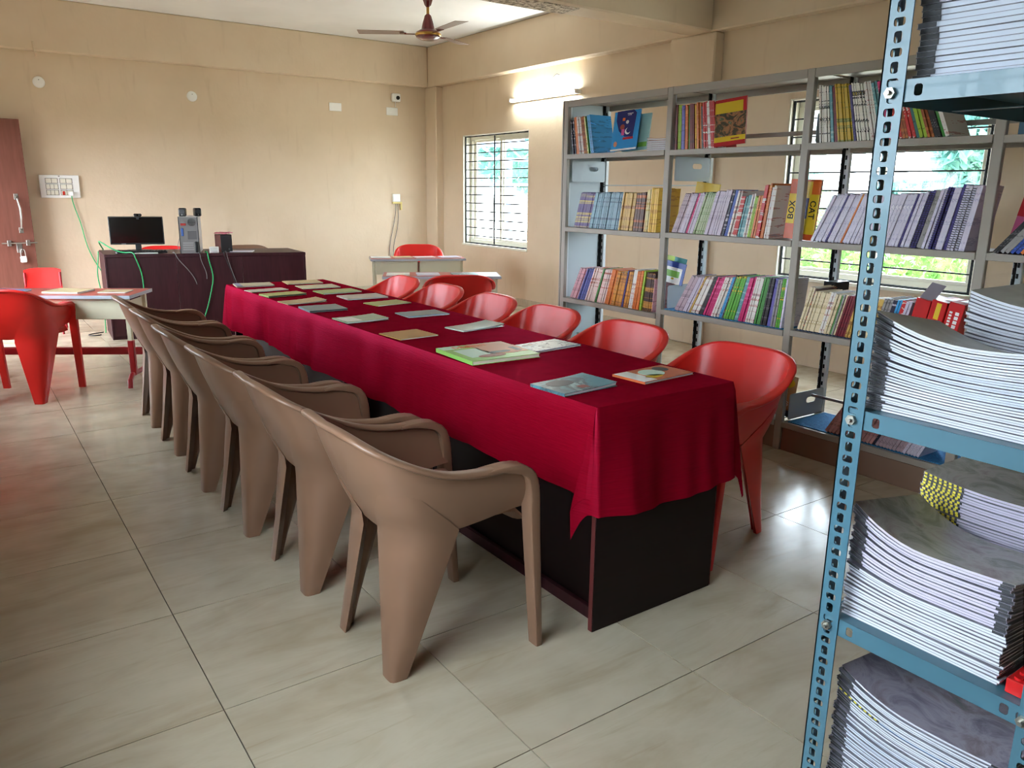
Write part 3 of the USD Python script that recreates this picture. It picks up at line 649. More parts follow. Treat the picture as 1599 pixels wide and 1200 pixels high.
# ------------------------------------------------------------------ small school desks
def school_desk(label, x, y, rz, w, d, h):
    """origin at the middle of its near edge, on the floor; +y is away from the near edge"""
    t = thing('school_desk', label, 'desk', (x, y, 0), rz)
    tp = obj('tabletop', cbox(-w / 2 + .004, .004, h - .022, w / 2 - .004, d - .004, h, .003), laminate_m, t)
    obj('edge_trim', cat(cbox(-w / 2, 0, h - .024, w / 2, .004, h - .0005, .001), cbox(-w / 2, d - .004, h - .024, w / 2, d, h - .0005, .001), cbox(-w / 2, .004, h - .024, -w / 2 + .004, d - .004, h - .0005, .001), cbox(w / 2 - .004, .004, h - .024, w / 2, d - .004, h - .0005, .001)), gripe_m, tp)
    for a, b in ((-w / 2 + .05, -.012), (.012, w / 2 - .05)):
        obj('front_panel', cbox(a, .035, h - .17, b, .047, h - .024, .004), beige_m, t)
        obj('tray', cat(cbox(a, .05, h - .172, b, d - .08, h - .166, .001), cbox(a, .05, h - .166, a + .006, d - .08, h - .05, .001), cbox(b - .006, .05, h - .166, b, d - .08, h - .05, .001)), beige_m, t)
    for sx in (-1, 1):
        x_ = sx * (w / 2 - .045)
        for y_ in (.06, d - .06):
            l = obj('leg', cbox(x_ - .016, y_ - .016, .30, x_ + .016, y_ + .016, h - .03, .004), beige_m, t)
            obj('leg_sleeve', cbox(x_ - .020, y_ - .020, .09, x_ + .020, y_ + .020, .34, .005), redmetal_m, l)
            obj('leg_cap', cbox(x_ - .02, y_ - .02, h - .030, x_ + .02, y_ + .02, h - .023, .003), black_m, l)
        obj('foot', cat(tube([(x_, -.03, .015), (x_, -.02, .07), (x_, .02, .10), (x_, d - .02, .10), (x_, d + .02, .07), (x_, d + .03, .015)], .017, 10)), redmetal_m, t)
    obj('crossbar', cbox(-w / 2 + .03, d / 2 - .02, .21, w / 2 - .03, d / 2 + .02, .26, .004), redmetal_m, t)
    return t
school_desk('small red topped school desk at the left behind a red chair', .953 - .5 * 1.18 * math.cos(math.radians(31)), 5.883 + .5 * 1.18 * math.sin(math.radians(31)), -31.0, 1.18, .42, .66)
school_desk('farther small red topped school desk near the back wall corner', 4.12, 7.58, -22.5, 1.03, .38, .66)
school_desk('nearer small red topped school desk beside the corner window', 3.44, 5.915, -28.0, 1.03, .38, .66)
def on_desk(cx, cy, rz, ux, uy):
    a = math.radians(rz); return cx + ux * math.cos(a) - uy * math.sin(a), cy + ux * math.sin(a) + uy * math.cos(a)
LD = (.953 - .5 * 1.18 * math.cos(math.radians(31)), 5.883 + .5 * 1.18 * math.sin(math.radians(31)), -31.0)
for (ux, uy, w, d, th, r, cv, lb) in ((-.34, .18, .30, .2, .010, -25, lined('cover_blue_book', (90, 120, 170), [(120, 150, 190), (60, 80, 140)], 17, 10, .5), 'blue magazines lying at the left end of the left school desk'),
                                      (.10, .20, .26, .21, .012, -28, lined('cover_cream_map', (214, 194, 150), [(196, 160, 110), (150, 100, 60)], 18, 14, .5), 'cream storybook lying in the middle of the left school desk'),
                                      (.42, .20, .19, .15, .008, -20, lined('cover_cream_map2', (206, 186, 146), [(176, 130, 100), (200, 170, 120)], 19, 14, .5), 'small tan booklet at the right end of the left school desk')):
    px, py = on_desk(*LD, ux, uy); flat_book(lb, px, py, .6605, w, d, th, r + LD[2] + 20, cv)
for i, (ux, uy, w, d, cv) in enumerate(((-.40, .19, .21, .2, paperwhite_m), (-.16, .2, .2, .2, lined('cover_sand', (212, 186, 140), [(196, 160, 110)], 16, 12, .5)), (.08, .18, .22, .2, lined('cover_pinkish', (226, 206, 210), [(220, 180, 190)], 20, 12, .5)), (.36, .19, .22, .2, lined('cover_lilac_white', (214, 214, 232), [(190, 190, 224)], 21, 12, .5)))):
    px, py = on_desk(4.12, 7.58, -22.5, ux, uy)
    flat_book(['white booklet at the left end of the farther school desk', 'sand coloured booklet, second from the left on the farther school desk', 'pinkish booklet, third from the left on the farther school desk', 'lilac booklet at the right end of the farther school desk'][i], px, py, .6605, w, d, .007, -22 + i * 3, cv)
for i, (ux, uy, w, d, cv) in enumerate(((-.38, .17, .2, .2, paperwhite_m), (-.12, .17, .2, .2, lined('cover_lilac_white', (214, 214, 232), [(190, 190, 224)], 21, 12, .5)), (.20, .17, .22, .2, lined('cover_teal', (88, 140, 152), [(120, 188, 196)], 1, 14, .46)))):
    px, py = on_desk(3.44, 5.915, -28, ux, uy)
    flat_book(['white booklet at the left end of the nearer school desk', 'lilac booklet, second from the left on the nearer school desk', 'teal booklet behind the red chair on the nearer school desk'][i], px, py, .6605, w, d, .007, -28 + i * 3, cv)

# ------------------------------------------------------------------ computer desk
DK = (1.114, 7.957, -16.7); DW, DD, DH, SHEAR = 1.765, .60, .785, -.22
def shear(m):
    m = m.copy(); m.vertices[:, 0] += SHEAR * m.vertices[:, 1]; return m
cd = thing('computer_desk', 'long dark rosewood desk carrying the computer', 'desk', (DK[0], DK[1], 0), DK[2])
obj('desktop', shear(cbox(0, 0, DH - .028, DW, DD, DH, .003)), desk_m, cd)
for k, (a, b) in enumerate(((.018, .60), (.602, 1.18), (1.182, DW - .018))): obj('front_panel', shear(cbox(a, .012, .03 if k else .03, b, .030, DH - .029, .002)), desk_m, cd)
obj('side_panel', shear(cbox(.0, .008, 0, .018, DD - .01, DH - .028, .002)), desk_m, cd); obj('side_panel', shear(cbox(DW - .018, .008, 0, DW, DD - .01, DH - .028, .002)), desk_m, cd)
obj('pedestal', shear(cbox(.03, .035, .0, .42, DD - .02, DH - .03, .003)), desk_m, cd)
obj('plinth', shear(cbox(.018, .02, 0, DW - .018, .029, .03, .001)), desk_m, cd)
def dk(u, v, z=0): return (*on_desk(DK[0], DK[1], DK[2], u + SHEAR * v, v), DH + z)

# ------------------------------------------------------------------ on the computer desk
def desk_thing(name, label, catg, u, v, z=0.0008, rz=0.0, group=None):
    return thing(name, label, catg, dk(u, v, z), DK[2] + rz, group)
mn = desk_thing('computer_monitor', 'black wide monitor with webcam on the dark desk', 'monitor', .33, .36)
obj('stand_base', cbox(-.11, -.08, 0, .11, .08, .014, .005), black_m, mn); obj('stand_neck', cbox(-.025, -.012, .0142, .025, .012, .16, .004), black_m, mn)
obj('bezel', cbox(-.235, -.034, .066, .235, -.0125, .325, .004), black_m, mn); obj('screen', cbox(-.226, -.0352, .080, .226, -.0345, .316, .0003), gloss_black_m, mn)
obj('chin_label', box(-.14, -.0352, .070, -.10, -.0346, .077), plain('label_grey', (120, 120, 124), .5), mn)
wc = thing('webcam', 'small black webcam clipped on top of the monitor', 'webcam', dk(.35, .36, .3265), DK[2])
obj('body', cbox(-.035, -.03, 0, .035, .0, .026, .008), black_m, wc); obj('lens', tube([(0, -.030, .013), (0, -.034, .013)], .008, 14), gloss_black_m, wc); obj('clip', cbox(-.012, -.036, -.028, .012, -.0358 + .0014, .0), black_m, wc)
kb = desk_thing('keyboard', 'black keyboard in front of the monitor', 'keyboard', .36, .20, .0008, 2)
obj('keyboard_base', cbox(-.20, -.06, 0, .20, .06, .014, .003), black_m, kb)
for r_ in range(4): obj('key_row', cat([cbox(-.19 + .0255 * k, -.05 + .025 * r_, .0142, -.19 + .0255 * k + .022, -.05 + .025 * r_ + .02, .020, .002) for k in range(15)]), plain('key_black', (34, 34, 38), .5), kb)
ms = desk_thing('computer_mouse', 'black mouse at the left end of the dark desk', 'mouse', .135, .14)
mm_ = trimesh.creation.icosphere(3, 1.0); mm_.vertices *= [.03, .05, .03]; mm_.vertices[:, 2] = np.maximum(mm_.vertices[:, 2], 0); obj('mouse_body', mm_, black_m, ms, True)
obj('mouse_wheel', tube([(-.004, .028, .026), (.004, .028, .026)], .007, 12), grey_wire_m, ms)
cp = desk_thing('computer_tower', 'grey computer tower turned with its back to the room', 'computer', .775, .20, .0008, -1)
cpu_m = plain('tower_grey', (128, 126, 126), .45, metallic=.3); cpus_m = plain('tower_side', (196, 190, 190), .5); cpud_m = plain('tower_dark', (52, 50, 52), .5)
obj('case', cbox(-.085, -.19, 0, .085, .20, .335, .004), cpus_m, cp)
bp = obj('back_plate', cbox(-.083, -.1925, .004, .083, -.1902, .331, .001), cpu_m, cp)
obj('edge_strip', cat(box(-.085, -.194, 0, -.078, -.1926, .335), box(.078, -.194, 0, .085, -.1926, .335)), cpud_m, bp)
obj('fan_grill', cat([tube([(.03 + r * math.cos(q), -.195, .285 + r * math.sin(q)) for q in np.linspace(0, 2 * math.pi, 21)], .0022, 5) for r in (.012, .022, .032)] + [tube([(.03 - .033, -.195, .285), (.03 + .033, -.195, .285)], .002, 5), tube([(.03, -.195, .252), (.03, -.195, .318)], .002, 5)]), cpud_m, bp)
obj('port_block', cat(cbox(-.066, -.198, .255, -.02, -.1926, .275), ), plain('port_red', (176, 50, 44), .5), bp)
obj('port_strip', cat(cbox(-.066, -.199, .16, -.045, -.1926, .232)), plain('port_blue', (60, 96, 170), .5), bp)
obj('vent_panel', cat(cbox(-.01, -.1945, .13, .066, -.1926, .205)), plain('vent_grey', (96, 94, 96), .5), bp)
obj('expansion_slot', cat([cbox(-.06, -.195, .03 + .02 * k, .035, -.1926, .043 + .02 * k) for k in range(4)]), plain('slot_grey', (150, 148, 148), .4), bp)
obj('power_plug', cbox(.045, -.215, .01, .070, -.1926, .11, .005), black_m, bp)
spg = 'small black speakers on the computer tower'
for k, (u, lb) in enumerate(((.705, 'left one of two small black speakers on the computer tower'), (.835, 'right one of two small black speakers on the computer tower'))):
    s_ = thing('speaker', lb, 'speaker', dk(u, .10 + .02 * k, .3372), DK[2] - 8 + 24 * k, spg)
    obj('cabinet', cbox(-.030, -.035, 0, .030, .035, .075, .008), black_m, s_); obj('cone', tube([(0, -.0352, .045), (0, -.038, .045)], [.019, .022], 18), plain('cone_grey', (58, 58, 62), .5), s_)
    obj('volume_dot', tube([(.0, -.0352, .014), (.0, -.039, .014)], .005, 10), steel_m, s_)
ad = desk_thing('power_adapter', 'white perforated power adapter box beside the tower', 'adapter', .945, .05)
obj('body', cbox(-.042, -.03, 0, .042, .03, .058, .004), white_m, ad)
for r_ in range(4): obj('vent_slot', cbox(-.034, -.0308, .010 + .011 * r_, .034, -.0302, .014 + .011 * r_, .0002), plain('vent_slot_grey', (160, 168, 166), .6), ad)
sp = desk_thing('subwoofer_speaker', 'dark upright speaker box with wooden side beside the adapter', 'speaker', 1.06, .16, .0008, 22)
obj('cabinet', cbox(-.055, -.055, 0, .055, .09, .165, .003), mottled('speaker_wood', (120, 66, 58), (136, 78, 68), scale=8, rough=.4), sp); obj('front_grille', cbox(-.054, -.060, .002, .054, -.0555, .163, .002), black_m, sp)
obj('knob', tube([(.02, -.0605, .03), (.02, -.068, .03)], .008, 14), plain('knob_grey', (70, 70, 74), .4), sp)
pk = thing('folded_cloth', 'folded pink duster lying on the dark speaker box', 'cloth', dk(1.06, .17, .1665), DK[2] + 14)
G = [[(-.07 + .14 * i / 9, -.075 + .15 * j / 7, .004 + .012 * meshkit.noise(np.array([i * .6, j * .7, 2.0]))) for j in range(8)] for i in range(10)]
obj('duster', grid_solid(np.array(G), np.array([0, 0, .006])), plain('duster_pink', (214, 120, 140), .9), pk, 40)
flat_book('loose white papers on the desk under the monitor', *dk(.36, .085, .0008), .20, .09, .004, DK[2] + 6, paperwhite_m, 'papers')
flat_book('grey papers at the right of the dark speaker box', *dk(1.22, .17, .0008), .21, .15, .008, DK[2] - 10, lined('cover_lilac_white', (214, 214, 232), [(190, 190, 224)], 21, 12, .5), 'papers')
def cable(name, label, pts, r, m, catg='cable', n=40, fixed=()):
    c_ = tube(crom(pts, n), r, 7); return tag(obj(name, c_, m, None, True), label, catg)
dl = lambda u, v, z: dk(u, v, z - DH)
cable('network_cable', 'green cable from the desk top hanging down its left front', [dl(.03, .45, .80), dl(.08, .12, .83), dl(.18, .06, .797), dl(.235, .012, .801), dl(.245, -.010, .794), dl(.252, -.013, .77), dl(.285, -.012, .66), dl(.30, -.012, .55), dl(.285, -.012, .35), dl(.27, -.03, .02)], .006, green_m)
cable('network_cable', 'green cable hanging from the tower down the middle of the desk front', [dl(.875, .1, .80), dl(.872, .02, .799), dl(.872, -.008, .796), dl(.874, -.014, .775), dl(.885, -.013, .70), dl(.905, -.013, .58), dl(.885, -.013, .45), dl(.83, -.013, .26), dl(.74, -.014, .06), dl(.70, -.04, .012)], .006, green_m)
cable('network_cable', 'green cable from the switchboard plug down the back wall', [(1.145, 9.955, 1.30), (1.15, 9.97, 1.22), (1.20, 9.975, 1.0), (1.24, 9.975, .75), (1.33, 9.975, .5), (1.42, 9.97, .30), (1.44, 9.93, .10), (1.45, 9.9, .008)], .005, green_m)
cable('network_cable', 'green cable hanging at the left end of the dark desk', [dl(-.012, .50, .78), dl(-.022, .48, .70), dl(-.04, .47, .55), dl(-.025, .46, .40), dl(-.02, .42, .2), dl(-.03, .40, .008)], .005, green_m)
cable('grey_cable', 'grey cable hanging down the desk front left of the tower', [dl(.58, .02, .795), dl(.59, -.006, .795), dl(.60, -.013, .77), dl(.66, -.012, .68), dl(.73, -.012, .58), dl(.76, -.012, .50)], .004, grey_wire_m)
cable('black_cable', 'thin dark cable hanging below the grey tower', [dl(.80, .0, .80), dl(.803, -.01, .79), dl(.81, -.013, .74), dl(.84, -.012, .64), dl(.85, -.012, .55)], .003, grey_wire_m)
cable('black_cable', 'black cable hanging down the desk front right of the adapter', [dl(1.01, .04, .80), dl(1.015, -.006, .796), dl(1.02, -.013, .77), dl(1.06, -.012, .65), dl(1.10, -.012, .5), dl(1.13, -.012, .36)], .004, black_wire_m)
cable('grey_cable', 'thin grey cable beside the black one on the desk front', [dl(1.035, .04, .795), dl(1.04, -.006, .795), dl(1.045, -.013, .76), dl(1.075, -.014, .63), dl(1.12, -.014, .48), dl(1.17, -.02, .30)], .003, grey_wire_m)
cable('black_cable', 'black cable curled on the floor at the left of the dark desk', [(1.10, 8.40, .012), (1.02, 8.36, .012), (.96, 8.30, .012), (1.0, 8.24, .012), (1.06, 8.26, .012)], .005, black_wire_m)
cable('grey_cable', 'thin grey cable from the left speaker down beside the tower', [dl(.685, .12, 1.15), dl(.675, .10, 1.10), dl(.668, .10, .95), dl(.64, .10, .85), dl(.66, .12, .797)], .0025, grey_wire_m)

# ------------------------------------------------------------------ fittings on the walls
def wall_xf(name, label, catg, x, z, group=None): return thing(name, label, catg, (x, YB - .0005, z), 0, group)
def dish(name, label, x, z):
    t = wall_xf(name, label, 'junction box', x, z)
    obj('cover', rotx(lathe([(.001, .022), (.045, .020), (.056, .010), (.058, 0), (.001, 0)], 28), 90), white_m, t, 40)
    obj('screw', rotx(cat(lathe([(.0, .0005), (.005, .0005), (.005, .0), (.0, 0)], 8, (.0, .022, .0225))), 90), grey_wire_m, t)
dish('junction_box', 'round white junction cover high on the wall above the door leaf', .97, 2.435)
dish('junction_box', 'round white junction cover high on the wall above the computer', 2.50, 2.405)
def plate_box(label, x, z, w=.165, h=.10):
    t = wall_xf('cover_plate', label, 'cover plate', x, z)
    obj('plate', cbox(-w / 2, -.014, -h / 2, w / 2, 0, h / 2, .004), white_m, t); obj('inner_plate', cbox(-w / 2 + .03, -.017, -h / 2 + .018, w / 2 - .03, -.0142, h / 2 - .018, .002), white_m, t)
plate_box('left blank white cover plate near the top right of the back wall', 4.255, 2.405)
plate_box('white cover plate under the small wall camera', 5.06, 2.40)
cm = wall_xf('wall_camera', 'white square camera with black lens near the corner', 'camera', 5.11, 2.575)
obj('housing', cbox(-.06, -.06, -.05, .06, 0, .055, .012), white_m, cm); obj('lens', tube([(.015, -.0602, -.002), (.015, -.075, -.002)], [.026, .022], 20), gloss_black_m, cm)
obj('cord', tube([(.0, -.012, -.0505), (.0, -.012, -.118)], .004, 6), white_m, cm)
sk = wall_xf('wall_socket', 'white socket box with a yellow lead in the far corner', 'socket', 5.09, 1.27)
obj('socket_plate', cbox(-.055, -.030, -.05, .055, 0, .055, .005), white_m, sk); yel_m = plain('pale_yellow_lead', (226, 206, 130), .5)
obj('lead', cat(cbox(-.065, -.036, -.075, .08, -.012, -.0505, .004), cbox(.058, -.030, -.16, .080, -.012, -.0755, .004)), yel_m, sk)
cable('grey_cable', 'thin grey wire hanging from the corner socket, left strand', [(5.075, 9.975, 1.19), (5.06, 9.985, 1.0), (5.0, 9.985, .75), (4.97, 9.985, .55), (5.0, 9.98, .40)], .004, grey_wire_m)
cable('grey_cable', 'thin grey wire hanging from the corner socket, right strand', [(5.10, 9.975, 1.19), (5.115, 9.985, 1.0), (5.08, 9.985, .8), (5.03, 9.985, .6), (5.06, 9.98, .40)], .004, grey_wire_m)
sb = wall_xf('switchboard', 'white switchboard with a red switch and plugged lead', 'switchboard', 1.045, 1.375)
obj('board', cbox(-.19, -.035, -.12, .19, 0, .12, .005), white_m, sb)
swm = plain('switch_ivory', (226, 222, 206), .4); lnm = plain('module_gap', (120, 116, 108), .6)
for cx in (-.075, .062):
    for r_ in range(3):
        z0 = -.092 + .062 * r_
        md = obj('module', cat(cbox(cx - .060, -.0385, z0, cx + .060, -.0352, z0 + .055, .001)), lnm, sb)
        if (cx < 0 and r_ < 2):
            for k in range(3): obj('switch', cbox(cx - .056 + .038 * k, -.043, z0 + .004, cx - .056 + .038 * k + .034, -.0387, z0 + .051, .003), swm, md)
        else:
            for k in range(2): obj('switch', cbox(cx - .056 + .057 * k, -.043, z0 + .004, cx - .056 + .057 * k + .053, -.0387, z0 + .051, .003), swm, md)
obj('red_switch', cbox(.016, -.050, -.088, .040, -.0432, -.050, .003), plain('switch_red', (200, 50, 30), .4), sb)
obj('plug', cbox(.072, -.085, -.098, .118, -.0432, -.05, .006), white_m, sb)
obj('logo_dot', cbox(-.008, -.037, .103, .008, -.0352, .113, .001), lnm, sb)
nl = tag(obj('wire_end', tube([(.95, 9.905, 2.82), (.955, 9.885, 2.70), (.958, 9.885, 2.66)], .008, 8), wall_m), 'peach painted wire end hanging from the back beam', 'wire')

# tube light on the right wall
tl = thing('tube_light', 'lit fluorescent tube on the wall above the corner window', 'lamp', (XR - .0005, 7.42, 2.42), 0)
obj('batten', cbox(-.035, -.62, -.022, 0, .62, .022, .004), white_m, tl)
tube_m = M('lit_tube', {'e': ('emission', {'color': (0.93, 1.0, 0.97), 'strength': 20.0})}, surface='e.emission')
obj('lamp_tube', tube([(-.062, -.59, 0), (-.062, .59, 0)], .014, 16), tube_m, tl)
for s in (-1, 1): obj('lamp_holder', cbox(-.08, s * .592 - (.02 if s < 0 else 0), -.022, -.036, s * .592 + (.02 if s > 0 else 0), .022, .004), white_m, tl)
tag(obj('wire_loop', tube(crom([(XR - .004, 7.18, 2.62), (XR - .03, 7.20, 2.63), (XR - .04, 7.25, 2.58), (XR - .02, 7.28, 2.54), (XR - .02, 7.29, 2.50)], 16), .006, 6), grey_wire_m, None, True), 'loose grey wire sticking out above the lit tube', 'wire')

# ceiling fan
FX, FY = 3.83, 6.80
fn = thing('ceiling_fan', 'maroon ceiling fan with gold ring and three blades', 'fan', (FX, FY, 0), 0)
mar_m = plain('fan_maroon', (104, 22, 28), .28, coat_weight=.5); gold_m = plain('fan_gold', (206, 160, 84), .25, metallic=.9)
z0 = 2.735
obj('canopy', lathe([(.012, 3.0), (.03, 3.02), (.062, 3.12), (.078, 3.2), (.08, 3.2495), (.0, 3.2495), (0, 3.0)], 28, (0, 0, 0)), mar_m, fn, 40)
obj('down_rod', tube([(0, 0, 2.93), (0, 0, 3.005)], .013, 14), gold_m, fn)
obj('lower_cone', lathe([(.014, 2.945), (.03, 2.93), (.052, 2.86), (.062, 2.81), (.0, 2.81), (0, 2.945)], 28), mar_m, fn, 40)
obj('motor_housing', lathe([(0, 2.809), (.075, 2.809), (.108, 2.79), (.116, 2.77), (.108, 2.745), (.07, 2.726), (.0, 2.722)], 32), mar_m, fn, 40)
obj('gold_ring', lathe([(.1165, 2.778), (.120, 2.772), (.1195, 2.762), (.1135, 2.755), (.112, 2.7605), (.1145, 2.77)], 36), gold_m, fn, 40)
blade_m = plain('fan_blade_brown', (150, 128, 118), .4)
for a in (147, 27, -93):
    irn = rotz(cat(cbox(.10, -.018, 2.770, .22, .018, 2.775, .002), cbox(.20, -.03, 2.7755, .26, .03, 2.779, .001)), a)
    b_ = obj('blade_bracket', irn, mar_m, fn)
    G = [[(.22 + .42 * i / 7, (-.052 - .014 * i / 7) + (.104 + .028 * i / 7) * j / 3, 2.782 + .010 * (j / 3 - .5)) for j in range(4)] for i in range(8)]
    obj('blade', rotz(grid_solid(np.array(G), np.array([0, 0, .003])), a), blade_m, b_)

# ------------------------------------------------------------------ library bookcases (one joined rack of four bays)
from shapely.geometry import Polygon, box as sbox, Point
SX0, SX1 = 3.63, 4.03
bc = thing('library_rack', 'long grey steel library rack of four open bays by the window', 'bookcase', (SX0, 0, 0), 0)
UPS = [4.505, 3.52, 2.562, 1.632, .67]
dx = SX1 - SX0
upm = shelf_m
for k, y in enumerate(UPS):
    w = .022
    obj('upright', cat(cbox(0, y - w, 0, .028, y + w, 2.0, .003), cbox(.028, y - .006, 0.01, .05, y + .006, 1.99, .001)), upm, bc)
    obj('slotted_strip', cat([box(.0302, y + s * .0065 - .0012 * (s < 0), .2, .0485, y + s * .0065 + .0012 * (s > 0), 1.96) for s in (-1, 1)]), whiteslot_m, bc)
    obj('rear_upright', cat(cbox(dx - .028, y - w, 0, dx, y + w, 2.0, .003)), whiteslot_m, bc)
    obj('rear_strip', cbox(dx - .055, y + .002, .0, dx - .0285, y + .008, 1.99, .001), blackslot_m, bc)
    sl = [box(dx - .0295, y - .004 - .006, z, dx - .0282, y - .004 + .004, z + .022) for z in np.arange(.22, 1.95, .05)]
    obj('slot_row', cat(sl), blackslot_m, bc)
    sl = [box(dx - .0560, y + .003, z, dx - .0552, y + .007, z + .02) for z in np.arange(.22, 1.95, .05)]
    obj('slot_row', cat(sl), plain('slot_pale', (150, 156, 158), .5), bc)
obj('side_panel', cat(cbox(.03, 4.509, .0, dx - .06, 4.515, 1.985, .001)), shelf_in_m, bc)
obj('end_cover', cbox(0, 4.5275, 0, dx, 4.546, 2.0, .003), shelf_m, bc)
obj('crack_seam', box(.0, 4.5272, 0.0, .004, 4.5274, 2.0), blackslot_m, bc)
SHELVES = [[1.640, 1.140, .633, .165], [1.638, 1.148, .668, .165], [1.640, 1.150, .678, .165], [1.636, 1.152, .66, .165]]
def bracket(y, z, up=True):
    """steel end bracket with an oval hand hole"""
    h = .145
    P = Polygon([(0, 0), (dx - .09, 0), (dx - .09, h), (.0, h)]).buffer(-.012).buffer(.012)
    hole = Point((dx - .09) * .55, h * .62).buffer(.016); hole = hole.union(Point((dx - .09) * .55 + .055, h * .62).buffer(.016)).convex_hull
    m = trimesh.creation.extrude_polygon(P.difference(hole), .003, engine='earcut')
    V = m.vertices.copy(); m.vertices = np.stack([V[:, 0] + .045, y + V[:, 2], z + V[:, 1]], 1)
    return m
for b in range(4):
    yl, yr = UPS[b] - .0225, UPS[b + 1] + .0225
    obj('canopy', cat(cbox(.001, yr, 1.955, .02, yl, 1.999, .002), box(.02, yr, 1.985, dx - .02, yl, 1.992), cbox(dx - .02, yr, 1.95, dx - .001, yl, 1.999, .002)), shelf_m, bc)
    for z in SHELVES[b]:
        obj('shelf', cat(cbox(-.004, yr, z - .032, .012, yl, z, .002), box(.012, yr, z - .006, dx - .03, yl, z - .0005), cbox(dx - .03, yr, z - .035, dx - .018, yl, z, .002)), shelf_m, bc)
    obj('kick_plate', cbox(.012, yr, .0, .03, yl, .128, .002), mottled('kick_plate_brown', (132, 106, 88), (140, 114, 96), scale=4, rough=.5), bc)
    for z in SHELVES[b][:1]:
        obj('back_rail', cbox(dx - .045, yr, z + .07, dx - .032, yl, z + .095, .002), shelf_m, bc)
for (b, z) in ((0, 1.455), (1, 1.458), (1, .672), (2, .169), (0, .169), (3, .169), (2, 1.644)):
    obj('end_bracket', bracket(UPS[b] - .030, z), shelf_in_m, bc)
obj('tie_bar', cbox(dx - .06, UPS[1] + .03, 1.43, dx - .052, UPS[0] - .03, 1.437, .001), shelf_in_m, bc)
obj('tie_bar', cbox(.21, UPS[3] + .03, .285, .218, UPS[2] - .05, .300, .001), shelf_m, bc)

BAYS = ['leftmost', 'second', 'third', 'rightmost visible']
def sheet_liner(b, z, y0, y1, label, m=mat_blue_m):
    t = obj('shelf_liner', cbox(SX0 + .016, y1, z, SX0 + dx - .045, y0, z + .004, .001), m); tag(t, label, 'shelf liner')
sheet_liner(2, .1655, UPS[2] - .05, UPS[3] + .03, 'blue felt liner on the bottom shelf of the third bay')
sheet_liner(3, .1655, UPS[3] - .05, UPS[4] + .03, 'blue felt liner on the bottom shelf of the rightmost bay')
dkblue_m = plain('dark_blue_liner', (34, 58, 92), .7)
sheet_liner(1, .6685, UPS[1] - .035, UPS[2] + .03, 'blue liner under the leaning books, low shelf of the second bay')
sheet_liner(2, .6785, UPS[2] - .035, UPS[3] + .03, 'dark blue liner on the low shelf of the third bay', dkblue_m)

COLN = {}
def col(name, rgb, marks=None, scale=55, thr=.57, stretch=(.12, .5, 1)):
    COLN[name] = lined('spine_' + name.replace(' ', '_').replace('-', '_'), rgb, marks or [tuple(int(v * .8) for v in rgb), tuple(min(255, int(v * 1.15 + 12)) for v in rgb)], len(COLN) * 1.37, scale, thr, .35, stretch)
for n_, c_, k_ in (('navy', (34, 36, 58), [(190, 180, 190), (120, 110, 130)]), ('orange', (206, 108, 36), [(230, 150, 60), (150, 60, 30)]), ('white', (222, 216, 208), [(196, 150, 140), (160, 150, 150)]), ('brown orange', (150, 76, 34), [(190, 110, 50)]),
                   ('pale yellow', (222, 206, 140), [(200, 170, 80)]), ('green', (70, 140, 62), None), ('light blue', (60, 152, 208), None), ('purple', (84, 64, 124), [(210, 190, 110), (40, 30, 70)]), ('grey blue', (124, 164, 182), [(60, 96, 116), (170, 196, 206)]),
                   ('gold', (206, 168, 84), [(150, 100, 50), (226, 206, 140)]), ('dark brown', (92, 58, 46), [(190, 100, 50), (60, 34, 30)]), ('yellow', (230, 184, 50), [(206, 150, 30)]), ('pink', (206, 150, 160), None), ('blue violet', (78, 86, 158), None),
                   ('pale pink', (222, 196, 188), [(176, 90, 70), (190, 160, 150)]), ('amber', (206, 138, 40), [(160, 96, 24)]), ('black and amber', (64, 40, 36), [(206, 150, 60), (176, 110, 50)]), ('maroon', (112, 22, 36), None), ('lime', (156, 190, 50), None), ('violet', (104, 98, 176), None),
                   ('red', (196, 36, 34), [(230, 210, 200), (150, 20, 24)]), ('lilac', (196, 184, 200), [(170, 156, 178), (214, 206, 218)]), ('magenta', (196, 32, 104), [(226, 90, 150)]), ('mauve', (180, 158, 168), None), ('pale green', (176, 190, 150), [(120, 150, 90), (206, 206, 180)]), ('royal blue', (44, 78, 170), None),
                   ('cream', (222, 206, 168), [(196, 176, 130), (232, 220, 190)]), ('dark teal', (50, 104, 104), [(30, 70, 76)]), ('teal', (92, 150, 156), [(150, 190, 190)]), ('black', (30, 28, 32), [(90, 86, 90)]), ('bright green', (86, 168, 52), [(226, 190, 50), (60, 130, 40)]), ('lilac white', (214, 208, 224), [(190, 184, 208), (230, 226, 236)]),
                   ('indigo', (52, 40, 110), [(80, 70, 140)]), ('grey', (150, 146, 142), None), ('dotted white', (226, 222, 210), [(40, 40, 40), (206, 190, 60)]), ('mustard', (206, 170, 40), [(120, 130, 40), (226, 200, 80)]), ('dusty pink', (186, 140, 138), [(150, 110, 112), (206, 170, 160)])):
    col(n_, c_, k_)
KIND = {'lilac white': 'notebook', 'dotted white': 'comic_book', 'mustard': 'comic_book', 'purple': 'workbook', 'grey blue': 'workbook', 'dark brown': 'workbook', 'dusty pink': 'workbook'}
